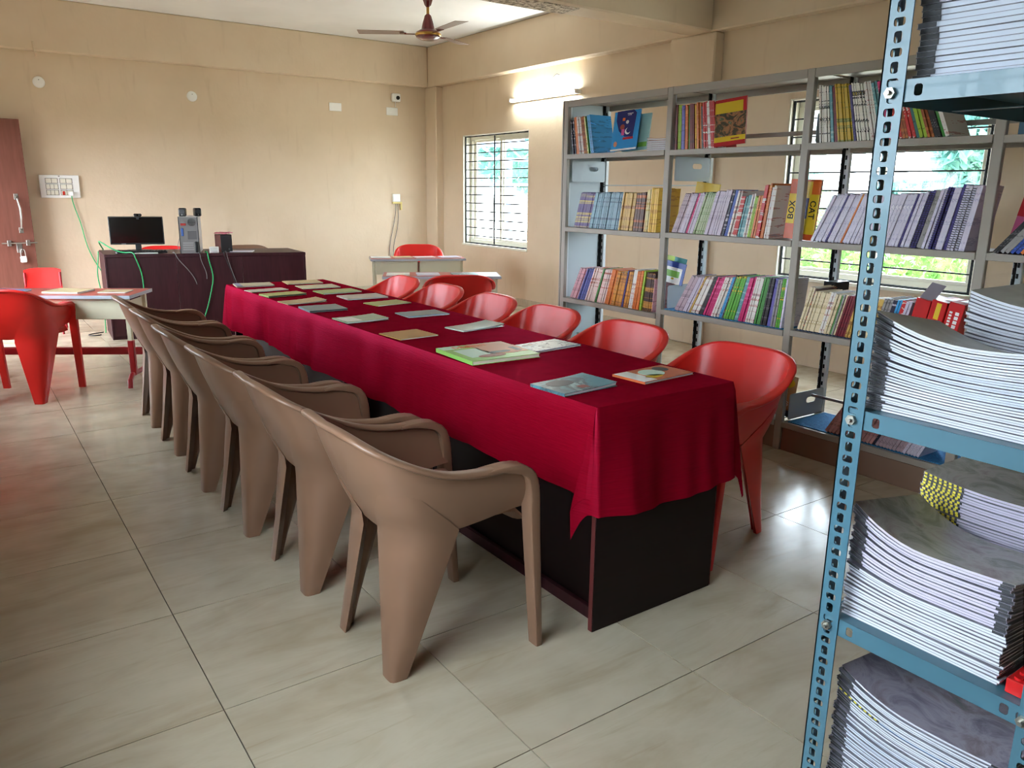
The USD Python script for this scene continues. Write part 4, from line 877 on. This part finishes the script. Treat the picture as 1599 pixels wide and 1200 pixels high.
def shelf_book(y, z, th, h, d, colname, lean, label, group, x=SX0 + .016, spiral=False, pages=page_m, jit=0.0):
    """standing book, spine towards the room. lean > 0: its top leans to the right (towards -y). y: right lower corner if lean > 0 else left lower corner"""
    kn = 'spiral_notebook' if spiral else KIND.get(colname, 'book')
    t = thing(kn, label, {'spiral_notebook': 'notebook', 'comic_book': 'comic'}.get(kn, kn), (x + jit, y, z), 0, group)
    s = 1 if lean >= 0 else -1
    a, b = (0, th) if s > 0 else (-th, 0)
    c = min(.0012, th * .16)
    pg = cbox(.002, a + c, .002, d - .002, b - c, h - .003, .0004)
    cv = cat(box(0, a, 0, d, a + c, h), box(0, b - c, 0, d, b, h), box(-.0012, a, 0, .0012, b, h))
    f = lambda m: rotx(m, lean)
    obj('pages', f(pg), pages, t); obj('cover', f(cv), COLN[colname], t)
    if spiral: obj('spiral_binding', f(cat([tube([(-.003, a - .001, zz), (-.006, (a + b) / 2, zz), (-.003, b + .001, zz)], .0016, 5) for zz in np.arange(.012, h - .01, .010)])), black_m, t)
    return t
def row(bay, zname, b, z, y0, spec, lean, group):
    """spec: list of (count, thickness, colour, height, depth[, spiral]); lean: degrees at the left and at the right end"""
    r = random.Random(hash_seed(group)); i = 0; y = y0; total = sum(s_[0] for s_ in spec); prev = None
    for s_ in spec:
        n, th, cn, h, d = s_[:5]; spr = len(s_) > 5 and s_[5]
        for k in range(n):
            i += 1
            l = lean[0] + (lean[1] - lean[0]) * (i - 1) / max(1, total - 1)
            t_ = th * r.uniform(.9, 1.1); hh = h * r.uniform(.98, 1.02)
            step = t_ / math.cos(math.radians(abs(l))) + .0008
            if prev is not None: y -= max(0, prev[1] * (math.sin(math.radians(prev[0])) - math.sin(math.radians(l)))) if l >= 0 else max(0, hh * (math.sin(math.radians(-l)) - math.sin(math.radians(-prev[0]))))
            if y - step < UPS[b + 1] + .026 + (max(0, hh * math.sin(math.radians(l)))): break
            kn = 'spiral-bound ' if spr else 'thin ' if th < .0085 else 'thick ' if th > .0145 else ''
            lb = f'{kn}{cn} {"notebook" if spr else KIND.get(cn, "book").replace("_", " ")}, {nth(i)} from the left on the {zname} shelf of the {bay} bay'
            shelf_book(y - step if l >= 0 else y, z + .0006, t_, hh, d, cn, l, lb, group, spiral=spr, jit=r.uniform(0, .010), pages=cream_page_m if cn in ('cream', 'gold', 'pale pink', 'pale yellow') else page_m)
            y -= step; prev = (l, hh)

    return y
def hash_seed(s): return sum((i + 1) * ord(c) for i, c in enumerate(s)) % 99991
LEAN = {'top shelf of the leftmost bay': (-9, -13), 'second shelf of the leftmost bay': (17, 3), 'third shelf of the leftmost bay': (27, 4), 'top shelf of the second bay': (-1.5, -9), 'second shelf of the second bay': (23, 6), 'third shelf of the second bay': (30, 1),
        'top shelf of the third bay': (-7, -24), 'second shelf of the third bay': (25, 8), 'low shelf of the third bay': (14, 12), 'bottom shelf of the third bay': (30, 24), 'second shelf of the rightmost bay': (38, 34), 'bottom shelf of the second bay': (12, 8)}
# ---- leftmost bay
row('leftmost', 'top', 0, 1.640, 4.44, [(3, .010, 'navy', .23, .17), (2, .015, 'orange', .245, .18), (5, .0075, 'white', .25, .18), (2, .012, 'brown orange', .25, .18), (2, .010, 'pale yellow', .25, .18), (2, .006, 'green', .25, .18), (2, .014, 'light blue', .26, .19)], LEAN['top shelf of the leftmost bay'], 'books on the top shelf of the leftmost bay')
row('leftmost', 'second', 0, 1.140, 4.415, [(10, .0145, 'purple', .245, .18), (18, .0142, 'grey blue', .245, .18), (8, .0145, 'gold', .245, .18), (8, .0115, 'dark brown', .245, .18), (3, .012, 'pale yellow', .265, .19), (5, .0115, 'yellow', .27, .19)], LEAN['second shelf of the leftmost bay'], 'books on the second shelf of the leftmost bay')
row('leftmost', 'third', 0, .633, 4.44, [(5, .014, 'pink', .245, .18), (5, .0125, 'blue violet', .245, .18), (7, .012, 'pale pink', .25, .18), (1, .012, 'green', .25, .18), (5, .013, 'pale pink', .25, .18), (4, .014, 'orange', .25, .18), (6, .015, 'amber', .235, .18), (1, .012, 'indigo', .25, .18), (3, .014, 'amber', .25, .18), (2, .016, 'white', .26, .18), (4, .014, 'orange', .255, .18), (2, .010, 'lime', .26, .18), (6, .0125, 'black and amber', .25, .18), (1, .008, 'pink', .22, .18)], LEAN['third shelf of the leftmost bay'], 'books on the third shelf of the leftmost bay')
# ---- second bay
row('second', 'top', 1, 1.638, 3.485, [(2, .012, 'maroon', .255, .18), (2, .012, 'lime', .255, .18), (2, .013, 'violet', .25, .18), (2, .012, 'orange', .25, .18), (1, .009, 'green', .25, .18), (3, .011, 'maroon', .255, .18), (2, .010, 'yellow', .25, .18), (2, .014, 'orange', .255, .18), (1, .012, 'black', .24, .18), (2, .012, 'red', .26, .18), (2, .010, 'white', .26, .18), (3, .010, 'red', .265, .18)], LEAN['top shelf of the second bay'], 'books on the top shelf of the second bay')
row('second', 'second', 1, 1.148, 3.47, [(4, .013, 'mauve', .25, .18), (3, .014, 'lilac', .25, .18), (1, .012, 'magenta', .25, .18), (3, .013, 'lilac', .25, .18), (6, .011, 'pale green', .255, .19), (8, .013, 'lilac', .26, .19), (2, .008, 'navy', .26, .19), (2, .012, 'royal blue', .26, .19), (2, .012, 'white', .26, .19), (3, .010, 'red', .225, .18), (3, .013, 'teal', .23, .18), (2, .010, 'white', .24, .18), (2, .010, 'lime', .225, .17), (2, .012, 'orange', .23, .17), (2, .012, 'red', .29, .20), (2, .010, 'orange', .29, .20), (3, .011, 'white', .28, .20)], LEAN['second shelf of the second bay'], 'books on the second shelf of the second bay')
row('second', 'third', 1, .6728, 3.41, [(4, .014, 'mauve', .25, .18), (3, .013, 'lilac', .25, .18), (1, .010, 'gold', .25, .18), (4, .012, 'white', .25, .18), (2, .012, 'black', .255, .18), (4, .012, 'magenta', .25, .18), (3, .014, 'white', .25, .18), (2, .010, 'light blue', .26, .18), (1, .010, 'black', .265, .18), (4, .014, 'bright green', .26, .18), (2, .012, 'teal', .265, .18), (3, .012, 'magenta', .265, .18), (4, .013, 'white', .265, .18), (3, .012, 'green', .265, .18), (3, .010, 'black', .265, .18), (2, .010, 'violet', .265, .18), (2, .012, 'grey', .265, .18), (2, .010, 'bright green', .27, .18), (2, .012, 'lilac white', .27, .18), (2, .012, 'magenta', .265, .18), (1, .010, 'pale green', .265, .18), (2, .012, 'red', .265, .18)], LEAN['third shelf of the second bay'], 'books on the third shelf of the second bay')
# ---- third bay
row('third', 'top', 2, 1.640, 2.492, [(5, .010, 'dotted white', .275, .2), (2, .008, 'teal', .275, .2), (2, .008, 'maroon', .27, .2), (7, .0095, 'mustard', .275, .2), (1, .012, 'indigo', .27, .2), (6, .010, 'dotted white', .275, .2), (3, .010, 'white', .275, .2), (2, .014, 'teal', .275, .2), (3, .013, 'magenta', .28, .2), (2, .012, 'red', .27, .19), (2, .012, 'brown orange', .26, .19), (2, .014, 'red', .25, .19), (1, .012, 'dark teal', .25, .19), (2, .014, 'lime', .25, .19), (2, .012, 'brown orange', .25, .19), (2, .014, 'black', .24, .19), (1, .010, 'green', .24, .19), (1, .016, 'white', .24, .19)], LEAN['top shelf of the third bay'], 'books on the top shelf of the third bay')
row('third', 'second', 2, 1.150, 2.488, [(4, .017, 'lilac white', .255, .19), (1, .010, 'indigo', .255, .19), (4, .015, 'lilac white', .255, .19), (1, .008, 'orange', .255, .19), (7, .016, 'lilac white', .25, .19), (1, .010, 'gold', .25, .19), (8, .015, 'lilac white', .25, .19), (1, .009, 'indigo', .255, .19), (3, .012, 'lilac white', .255, .19), (2, .012, 'indigo', .265, .19, True), (1, .022, 'grey', .27, .19), (2, .013, 'lilac white', .275, .19), (2, .012, 'indigo', .28, .19, True), (2, .014, 'lilac white', .28, .19), (1, .016, 'indigo', .285, .19), (3, .013, 'lilac white', .28, .19, True), (3, .013, 'lilac white', .28, .19)], LEAN['second shelf of the third bay'], 'books on the second shelf of the third bay')
row('third', 'low', 2, .6832, 2.515, [(2, .013, 'cream', .235, .18), (1, .010, 'dark brown', .235, .18), (6, .014, 'cream', .22, .18), (2, .013, 'white', .22, .18), (2, .013, 'cream', .215, .18), (1, .010, 'green', .215, .18), (1, .010, 'grey', .215, .18), (1, .013, 'cream', .22, .18), (4, .012, 'maroon', .215, .18), (2, .012, 'gold', .21, .18), (6, .013, 'cream', .205, .18), (2, .014, 'gold', .22, .18), (3, .013, 'grey', .225, .18), (2, .010, 'navy', .22, .18), (2, .010, 'light blue', .22, .18), (1, .018, 'red', .22, .18), (2, .012, 'lilac', .22, .18)], LEAN['low shelf of the third bay'], 'books on the low shelf of the third bay')
row('third', 'bottom', 2, .1698, 2.29, [(14, .016, 'dusty pink', .20, .17), (1, .010, 'navy', .20, .17), (8, .015, 'mauve', .20, .17), (5, .014, 'lilac white', .20, .17)], LEAN['bottom shelf of the third bay'], 'books on the bottom shelf of the third bay')
# ---- rightmost bay
row('rightmost', 'second', 3, 1.152, 1.60, [(2, .010, 'black', .17, .18), (2, .014, 'grey', .175, .18), (2, .014, 'royal blue', .16, .18), (2, .013, 'orange', .16, .18), (2, .014, 'white', .16, .18), (2, .014, 'red', .16, .18), (3, .014, 'cream', .16, .18)], LEAN['second shelf of the rightmost bay'], 'books on the second shelf of the rightmost bay')
# ---- partly hidden lowest shelves of the left bays (between the red chairs)
row('second', 'bottom', 1, .1656, 2.95, [(6, .016, 'cream', .22, .17), (5, .015, 'dusty pink', .2, .17), (3, .015, 'white', .22, .17)], LEAN['bottom shelf of the second bay'], 'books on the bottom shelf of the second bay')

# ---- books shown with their front covers
def front_book(label, x, y, z, w, h, th, rz, tilt, roll, cover, prints=(), catg='book', group=None):
    """standing book showing its front to the room (towards -x before rz); prints are drawn in (right, up)"""
    lift = max(0, -w * math.sin(math.radians(roll))) + th * math.sin(math.radians(max(0, tilt))) + .0006
    t = thing('book', label, catg, (x, y, z + lift), rz, group)
    R_ = lambda m: roty(rotx(m, roll), tilt)
    def P_(m, lift):   # flat print in (u right, v up, thickness) -> on the front
        V = m.vertices.copy(); q = m.copy(); q.vertices = np.stack([-V[:, 2] - lift, -V[:, 0] + w, V[:, 1]], 1)
        if q.volume < 0: q.invert()
        return R_(q)
    obj('pages', R_(box(.0015, .002, .002, th - .0015, w - .001, h - .002)), page_m, t)
    cv = obj('cover', R_(cat(box(0, 0, 0, .0014, w, h), box(th - .0014, 0, 0, th, w, h), box(0, w - .001, 0, th, w, h))), cover, t)
    for k, (m, mm) in enumerate(prints): obj('cover_print', P_(m, .0002 + .0004 * k), mm, cv)
    return t
front_book('light blue children book with a night sky panel, top left shelf', SX0 + .05, 3.845, 1.6415, .205, .26, .008, 10, 14, -4, lb_m,
           [(Polygon and trimesh.creation.extrude_polygon(Polygon([(.02, .262), (.02, .2), (.05, .13), (.10, .09), (.165, .085), (.175, .24), (.15, .262)]), .0004, engine='earcut'), nv_m), (disc(.12, .125, .022, .022), paperwhite_m), (disc(.127, .131, .018, .018), nv_m), (disc(.11, .185, .012, .012), paperwhite_m), (patch(.07, .195, .09, .215), or_m),
            (disc(.075, .155, .018, .018), rb_m), (patch(.072, .10, .095, .14), plain('print_pink', (214, 90, 150), .4)), (patch(.09, .07, .17, .085), rd_m), (disc(.035, .045, .014, .018), pk_m), (patch(.0, .0, .205, .012), paperwhite_m), (patch(.105, .236, .15, .241), paperwhite_m), (patch(.11, .227, .14, .231), paperwhite_m)])
front_book('pale turquoise book behind the night sky book, top left shelf', SX0 + .10, 3.795, 1.6415, .20, .235, .008, 10, 14, -4, plain('cover_pale_turquoise', (160, 206, 206), .35), [(patch(.12, .02, .19, .05), gn_m)])
veg_m = lined('cover_vegetables', (70, 66, 50), [(120, 150, 120), (180, 120, 80), (60, 96, 70), (196, 190, 170)], 31, 30, .36)
front_book('red and yellow book with a vegetable picture, top shelf of second bay', SX0 + .03, 2.965, 1.6385, .185, .258, .010, 14, 9, -6, rd_m,
           [(patch(.0, .175, .165, .24), yl_m), (patch(.0, .05, .185, .18), veg_m), (patch(.0, .022, .185, .05), yl_m), (patch(.10, .031, .15, .038), rb_m)])
front_book('orange and yellow book lettered BOX and CAT beside the second upright', SX0 + .054, 2.497, 1.1495, .19, .31, .010, -3, 3, 2, plain('cover_box_orange', (206, 84, 36), .35),
           [(patch(.0, .08, .052, .235), yl_m), (text('BOX', .034, .043, .10, 90, .0005), ink_m), (patch(.060, .03, .19, .30), yl_m), (patch(.14, .235, .19, .30), or_m), (patch(.075, .11, .13, .215), nv_m), (disc(.10, .165, .014, .03), tq_m), (text('CAT', .034, .142, .205, -90, .0005), ink_m), (disc(.09, .08, .016, .03), dk_m)])
front_book('pink book with white figures at the right end of the third bay', SX0 + .225, 1.425, 1.1525, .22, .29, .010, -6, 5, 9, plain('cover_pink', (206, 96, 140), .35), [(disc(.12, .07, .05, .06), plain('print_pale_pink', (230, 190, 206), .4)), (disc(.12, .15, .028, .03), plain('print_pale_pink', (230, 190, 206), .4)), (disc(.165, .20, .012, .014), paperwhite_m), (patch(.0, .12, .05, .26), rd_m)])
front_book('blue and white booklet with a green label leaning behind the first upright', SX0 + .085, 3.415, .8178, .155, .135, .006, 8, 6, 8, plain('cover_blue_frame', (36, 70, 160), .35), [(patch(.01, .0, .135, .10), paperwhite_m), (patch(.02, .04, .12, .08), gn_m), (disc(.075, .03, .012, .006), yl_m)])
front_book('teal booklet standing behind the blue framed one near the first upright', SX0 + .105, 3.44, .8178, .15, .165, .006, 8, 6, 8, plain('cover_teal_plain', (70, 150, 150), .4), [(patch(.0, .12, .06, .165), plain('print_lime', (170, 200, 60), .4))])
front_book('yellow and blue booklet behind the second row of the first upright', SX0 + .215, 3.32, 1.1495, .18, .29, .006, 4, 4, 6, plain('cover_yellow_block', (222, 186, 50), .4), [(patch(.0, .06, .14, .12), lb_m), (patch(.02, .18, .11, .19), rd_m), (patch(.02, .20, .09, .21), rd_m)])
front_book('yellow comic book standing on the bottom shelf behind the nearest red chair', SX0 + .085, 2.541, .1705, .15, .23, .008, 8, 6, 2, lined('cover_tan2', (196, 156, 110), [(150, 100, 60), (206, 180, 140)], 33, 18, .5), [(disc(.085, .19, .055, .03), yl_m), (text('urs', .034, .05, .06), paperwhite_m), (patch(.0, .0, .15, .035), dk_m)])
# flat pile of mauve magazines, top left shelf
for k in range(6):
    flat_book(f'mauve magazine lying in the flat pile on the top left shelf, {nth(6 - k)} from the top', SX0 + .13, 3.655, 1.6408 + k * .0125, .2, .15, .012, 90 + (k % 3) * 2, COLN['mauve'] if k < 5 else COLN['brown orange'], 'magazine', 'flat pile of magazines on the top left shelf', curl=.0 if k < 5 else .02)
# dark box files behind
fb = thing('box_file', 'black box file standing behind the second upright, low shelf', 'box file', (SX0 + .205, 2.43, .6832), 0)
obj('case', cbox(0, 0, 0, .125, .075, .25, .003), black_m, fb); obj('label', box(-.001, .02, .08, -.0002, .055, .13), paperwhite_m, fb)
# red cartons on the low shelf of the third bay
rcm = mottled('red_carton', (196, 26, 28), (206, 34, 34), scale=6, rough=.35)
for k, (y, lean) in enumerate(((1.940, 10), (1.862, 9), (1.784, 9))):
    t = thing('red_carton', f'glossy red carton with open flap, {["left", "middle", "right"][k]} of three on the low shelf', 'carton', (SX0 + .02, y - .075, .6835), 0, 'red cartons on the low shelf')
    f = lambda m: rotx(m, lean)
    obj('carton', f(cbox(0, 0, 0, .19, .070, .235, .002)), rcm, t)
    if k == 0: obj('flap', f(roty(cbox(0, 0, 0, .002, .068, .10, .0005), 48, (0, 0, 0)).apply_translation([.02, 0, .236])), plain('flap_grey', (150, 140, 150), .4), t)
    if k == 1: obj('badge', f(cbox(-.0012, .022, .15, -.0002, .045, .225, .0004)), yl_m, t)
    if k == 2: obj('lettering', f(cat([box(-.0012, .045, .10 + .014 * q, -.0002, .058, .109 + .014 * q) for q in range(7)] + [box(-.0012, .015, .08 + .02 * q, -.0002, .032, .095 + .02 * q) for q in range(6)])), paperwhite_m, t)
    obj('handle_cut', f(roty(cbox(-.0014, .02, .02, -.0004, .030, .07, .0003), 0)), black_m, t)
flat_book('white leaflet lying on top of the right red carton', SX0 + .12, 1.69, .9195, .2, .10, .004, 84, paperwhite_m, 'leaflet')
flat_book('white magazine lying on the bottom shelf behind the red chairs', SX0 + .16, 3.27, .1656, .21, .28, .02, 86, lined('cover_greyblue', (144, 158, 164), [(110, 126, 130), (176, 170, 150)], 6, 16, .48), 'magazine')
for k in range(5):
    flat_book(f'purple-edged magazine, {nth(5 - k)} from top of the flat pile, leftmost bay bottom', SX0 + .16, 4.27, .1656 + .037 * k, .22, .28, .036, 90 + k, paperwhite_m if k == 4 else COLN['purple'], 'magazine', 'flat pile at the bottom of the leftmost bay', pages=COLN['purple'])
flat_book('green grey booklet on top of the flat pile in the leftmost bay', SX0 + .14, 4.30, .3512, .17, .17, .03, 92, plain('cover_sage', (150, 180, 170), .4))
# dark blue carton on the top shelf of the rightmost bay
bx = thing('storage_box', 'dark blue storage box on the top shelf of the rightmost bay', 'box', (SX0 + .04, 1.28, 1.6365), 0)
obj('box_body', cbox(0, 0, 0, .28, .30, .14, .004), plain('box_dark_blue', (60, 96, 120), .4), bx); obj('lid', cbox(-.004, -.004, .1405, .284, .304, .165, .004), plain('box_lid', (70, 110, 134), .4), bx)

# ------------------------------------------------------------------ slotted-angle rack in the foreground
RX, RY0, RY1, RXL = 1.115, .672, .326, .92
rk = thing('slotted_rack', 'blue-grey slotted angle rack in the right foreground', 'rack', (RX, 0, 0), 0)
def slot(cy, cz, wide):
    a, b = (.0105, .0065) if not wide else (.0065, .0095)
    r = .0048
    return sbox(cy - (.0085 if wide else .0058), cz - (.0056 if wide else .0078), cy + (.0085 if wide else .0058), cz + (.0056 if wide else .0078)).buffer(-.004).buffer(.004)
def angle_post(y, inward, x, xin):
    """L-angle post: one flange across y facing -x, one flange along x; inward = +1/-1 direction of the y flange, xin = direction of the x flange"""
    w, th, h = .036, .0022, 1.98
    ya, yb = sorted((y, y + inward * w))
    holes = [slot((ya + yb) / 2 + (.004 if k % 2 else -.004) * 0, .022 + .02 * k, k % 2 == 0) for k in range(97)]
    P = sbox(ya, 0, yb, h).difference(__import__('shapely').union_all(holes))
    m = trimesh.creation.extrude_polygon(P, th, engine='earcut'); V = m.vertices.copy(); m.vertices = np.stack([x + V[:, 2] * 1, V[:, 0], V[:, 1]], 1)
    holes2 = [slot(.018 * 1.0, .022 + .02 * k, k % 2 == 1) for k in range(97)]
    Q = sbox(0.0, 0, w, h).difference(__import__('shapely').union_all(holes2))
    m2 = trimesh.creation.extrude_polygon(Q, th, engine='earcut'); V = m2.vertices.copy()
    m2.vertices = np.stack([(x if xin > 0 else x + th) + xin * V[:, 0], y + (V[:, 2] if inward > 0 else -V[:, 2]), V[:, 1]], 1)
    for q in (m, m2):
        if q.volume < 0: q.invert()
    return cat(m, m2)
FOOT = plain('rubber_foot', (24, 24, 26), .7)
for x, xin in ((0.0, 1), (RXL - .0022, -1)):
    for y, inward in ((RY0, -1), (RY1, 1)):
        p_ = obj('post', angle_post(y, inward, x, xin), rack_m, rk)
RS = [(1.545, 1.515), (1.064, 1.034), (.708, .678), (.34, .31), (1.955, 1.925), (.06, .03)]
SLIP = plain('shelf_blue_grey', (96, 136, 152), .3) if False else rack_m
for (zt, zb) in RS:
    xin0, xin1 = .0030, RXL - .0052
    ya, yb = RY1 + .0032, RY0 - .0032
    fh = [slot(yb - .052, (zt + zb) / 2, False), slot(ya + .052, (zt + zb) / 2, False), slot(yb - .018, (zt + zb) / 2, True), slot(ya + .028, (zt + zb) / 2, True)]
    P = sbox(ya, zb, yb, zt).difference(__import__('shapely').union_all(fh))
    lip = trimesh.creation.extrude_polygon(P, .0012, engine='earcut'); V = lip.vertices.copy(); lip.vertices = np.stack([xin0 + V[:, 2], V[:, 0], V[:, 1]], 1)
    if lip.volume < 0: lip.invert()
    lip2 = lip.copy(); lip2.apply_translation([xin1 - xin0 - .0012, 0, 0])
    obj('shelf', cat(lip, lip2, cbox(xin0, ya, zt - .0012, xin1, yb, zt, .0005), cbox(xin0, ya, zb, xin1, ya + .0012, zt - .0012, .0004), cbox(xin0, yb - .0012, zb, xin1, yb, zt - .0012, .0004), cbox(.2, ya, zb + .002, .215, yb, zb + .0035), cbox(.5, ya, zb + .002, .515, yb, zb + .0035)), rack_m, rk)
    for y in (RY0 - .018, RY1 + .029):
        zc = (zt + zb) / 2 - .002
        b_ = obj('bolt', cat(tube([(-.012, y, zc), (.004, y, zc)], .0035, 10)), steel_m, rk)
        obj('nut', tube([(-.0062, y, zc), (-.0002, y, zc)], .0082, 6), steel_m, b_)

# ------------------------------------------------------------------ stacked magazines on the rack
ycen = .5085
cov_dark = mottled('magazine_back', (128, 126, 138), (156, 154, 164), scale=20, rough=.45)
silver = M('foil_cover', {'t': ('texture_coordinate', {}), 'n': ('noise_texture', {'scale': 9, 'detail': 5, 'distortion': .8}), 'r': ('rgb_ramp', {'ramp': [(.3, lin((196, 196, 188))), (.7, lin((226, 226, 220)))]}), 'b': ('bump', {'strength': .4, 'distance': .006}),
      'p': ('principled_bsdf', {'roughness': .42, 'specular_ior_level': .4})}, [('t.object', 'n.vector'), ('n.fac', 'r.fac'), ('n.fac', 'b.height'), ('r.color', 'p.base_color'), ('b.normal', 'p.normal')])
def printed_cover(name, cols):
    return M(name, {'t': ('texture_coordinate', {}), 'n': ('noise_texture', {'scale': 11, 'detail': 7, 'roughness': .62, 'distortion': 1.2}), 'r': ('rgb_ramp', {'ramp': [(.28 + .44 * i / (len(cols) - 1), lin(c)) for i, c in enumerate(cols)]}), 'p': ('principled_bsdf', {'roughness': .32})}, [('t.object', 'n.vector'), ('n.fac', 'r.fac'), ('r.color', 'p.base_color')])
greycov = printed_cover('grey_printed_cover', [(112, 112, 96), (150, 148, 136), (188, 184, 178), (166, 150, 148), (130, 112, 108)])
_g = mottled('plain_grey_cover', (142, 140, 134), (182, 174, 172), scale=14, rough=.3, detail=8, lo=.36, hi=.64)
violcov = printed_cover('violet_printed_cover', [(92, 86, 104), (132, 124, 140), (168, 160, 174), (140, 126, 134), (104, 112, 108)])
tint = [plain('pages_white', (206, 208, 216), .75), plain('pages_blueish', (198, 204, 218), .75), plain('pages_lilac', (196, 188, 206), .75), plain('pages_grey', (206, 206, 210), .75)]
yelm = plain('binding_yellow', (222, 206, 60), .5); dmk = plain('binding_dark', (52, 52, 56), .6)
def magazine(label, x, y, z, rz, lx, ly, th, sag0, sag1, tintm, cover, group, binding=None, spines=True, curve_pow=2.0, slope=0.0, taper=0.0):
    """lying magazine, long side along y, its near edge facing -x. sag: how far its two ends rise over its middle"""
    t = thing('magazine', label, 'magazine', (x, y, z), rz, group)
    nx, ny = 4, 13
    X = np.linspace(0, lx, nx); Y = np.linspace(-ly / 2, ly / 2, ny)
    def zz(i, j, e=0):
        v = Y[j] * (1 - e / (ly / 2)) / (ly / 2)
        w = sag0 * max(0, v) ** curve_pow + sag1 * max(0, -v) ** curve_pow
        return w
    def layer(x0, x1, yo, zb, tk):
        G = [[(x0 + (x1 - x0) * i / (nx - 1), Y[j] * (1 - yo / (ly / 2)), zz(i, j, yo) - slope * i / (nx - 1) + zb * (1 - taper * i / (nx - 1))) for j in range(ny)] for i in range(nx)]
        return grid_solid(np.array(G), np.array([[[0, 0, tk * (1 - taper * i / (nx - 1))]] * ny for i in range(nx)]))
    ct = min(.0006, th * .11)
    obj('pages', layer(.0006, lx - .001, .001, ct, th - 2 * ct), tintm, t)
    cv = obj('cover', cat(layer(0, lx, 0, 0, ct), layer(0, lx, 0, th - ct, ct)), cover, t, 45)
    if binding == 'dark':     # printed dark patches near both ends of the fold
        for (a, b) in ((.80, .985), (-.985, -.86)):
            j = np.linspace(a, b, 5) * ly / 2
            G = [[(-.0006, yy, (sag0 * max(0, yy / (ly / 2)) ** curve_pow + sag1 * max(0, -yy / (ly / 2)) ** curve_pow) + q) for q in (.0004, th - .0004)] for yy in j]
            obj('printed_band', grid_solid(np.array(G), np.array([.0004, 0, 0])), dmk, cv)
    if binding == 'yellow':
        m_, d_ = [], []
        for k in range(8):
            a, b = .98 - .07 * k, .98 - .07 * (k + .55)
            G = lambda a, b: grid_solid(np.array([[(-.0006, yy * ly / 2, (sag0 * max(0, yy) ** curve_pow) + q) for q in (.0003, th - .0003)] for yy in np.linspace(b, a, 3)]), np.array([.0004, 0, 0]))
            m_.append(G(a, b)); d_.append(G(b, .98 - .07 * (k + 1)))
        obj('yellow_band', cat(m_), yelm, cv); obj('dark_band', cat(d_), dmk, cv)
    return t
def stack(name, z0, n, th, x, y, lx, ly, s_from, s_to, topcover, seed, grp, bind=lambda k: None, tints=(0, 1), asym=(1, .35), rz=0, xdrift=0.0, special={}, xs=0.0):
    r = random.Random(seed); z = z0
    for k in range(n):
        f = k / max(1, n - 1); sag = s_from + (s_to - s_from) * f ** 1.3
        t_ = th
        lb = f'{["white-edged", "bluish-edged", "lilac-edged", "grey-edged"][tints[int(f * len(tints) * .999)]]} magazine, {nth(n - k)} from the top, {name}'
        # successive layers fit into each other: the gap of the curve is carried by a constant step
        magazine(lb, x + r.uniform(-.003, .003) + xdrift * f, y + r.uniform(-.003, .003), z, rz + r.uniform(-.7, .7), lx, ly, t_, sag * asym[0], sag * asym[1], tint[tints[int(f * len(tints) * .999)]], topcover if k == n - 1 else special.get(k, cov_dark), grp, 'yellow' if k in special else bind(k), slope=xs * k / n, taper=min(.9, xs / n / (th + .0004)))
        z += t_ + .0004
    return z
SXF = RX + .026
z1 = stack('front second-shelf stack of the blue rack', 1.0646, 31, .0034, SXF, ycen + .0, .20, .285, .000, .036, silver, 11, 'magazines stacked on the second shelf of the blue rack', lambda k: 'dark', (0, 1, 0), (1, .45), xs=.034)
z2 = stack('front third-shelf stack of the blue rack', .7086, 31, .0046, SXF, .524, .21, .245, .000, .045, greycov, 12, 'magazines stacked on the third shelf of the blue rack', lambda k: 'dark' if k > 14 else None, (0, 0, 2, 2), (1, .1), xs=.034)
z3 = stack('fourth-shelf stack of the blue rack', .3406, 54, .0040, SXF, .508, .21, .262, .000, .035, violcov, 13, 'magazines stacked on the fourth shelf of the blue rack', lambda k: 'dark', (0, 0, 1, 0), (1, .2), xs=.02, special={46: plain('blue_magazine_cover', (40, 120, 180), .4)})
z4 = stack('top-shelf stack of the blue rack', 1.5456, 26, .0072, SXF + .012, ycen + .0, .20, .275, .000, .02, silver, 14, 'magazines stacked on the top shelf in view of the blue rack', lambda k: 'dark', (1, 2), (.2, 1))
# smaller stacks behind
zb = stack('rear second-shelf stack of the blue rack', 1.0646, 30, .0046, SXF + .235, ycen - .012, .21, .26, .0, .022, silver, 15, 'magazines in the rear stack on the second shelf of the blue rack', lambda k: None, (1, 0), (1, .5))
z5 = stack('rear third-shelf pile of the blue rack', .7086, 37, .0046, SXF + .24, ycen + .030, .21, .25, .0, .012, greycov, 16, 'yellow-bound magazines at the back of the third shelf', lambda k: 'yellow' if k > 16 else None, (2, 2), (1, .3))
# red toy brick at the right front corner of the third shelf
tb = thing('toy_brick', 'red studded toy brick on the blue rack shelf', 'toy brick', (RX + .020, .3685, .7088), 0)
obj('brick', cbox(0, -.022, 0, .055, .022, .022, .0012), rcm, tb)
for i in range(3):
    for j in range(2): obj('stud', tube([(.010 + .0175 * i, -.010 + .020 * j, .0222), (.010 + .0175 * i, -.010 + .020 * j, .0262)], .006, 14), rcm, tb)
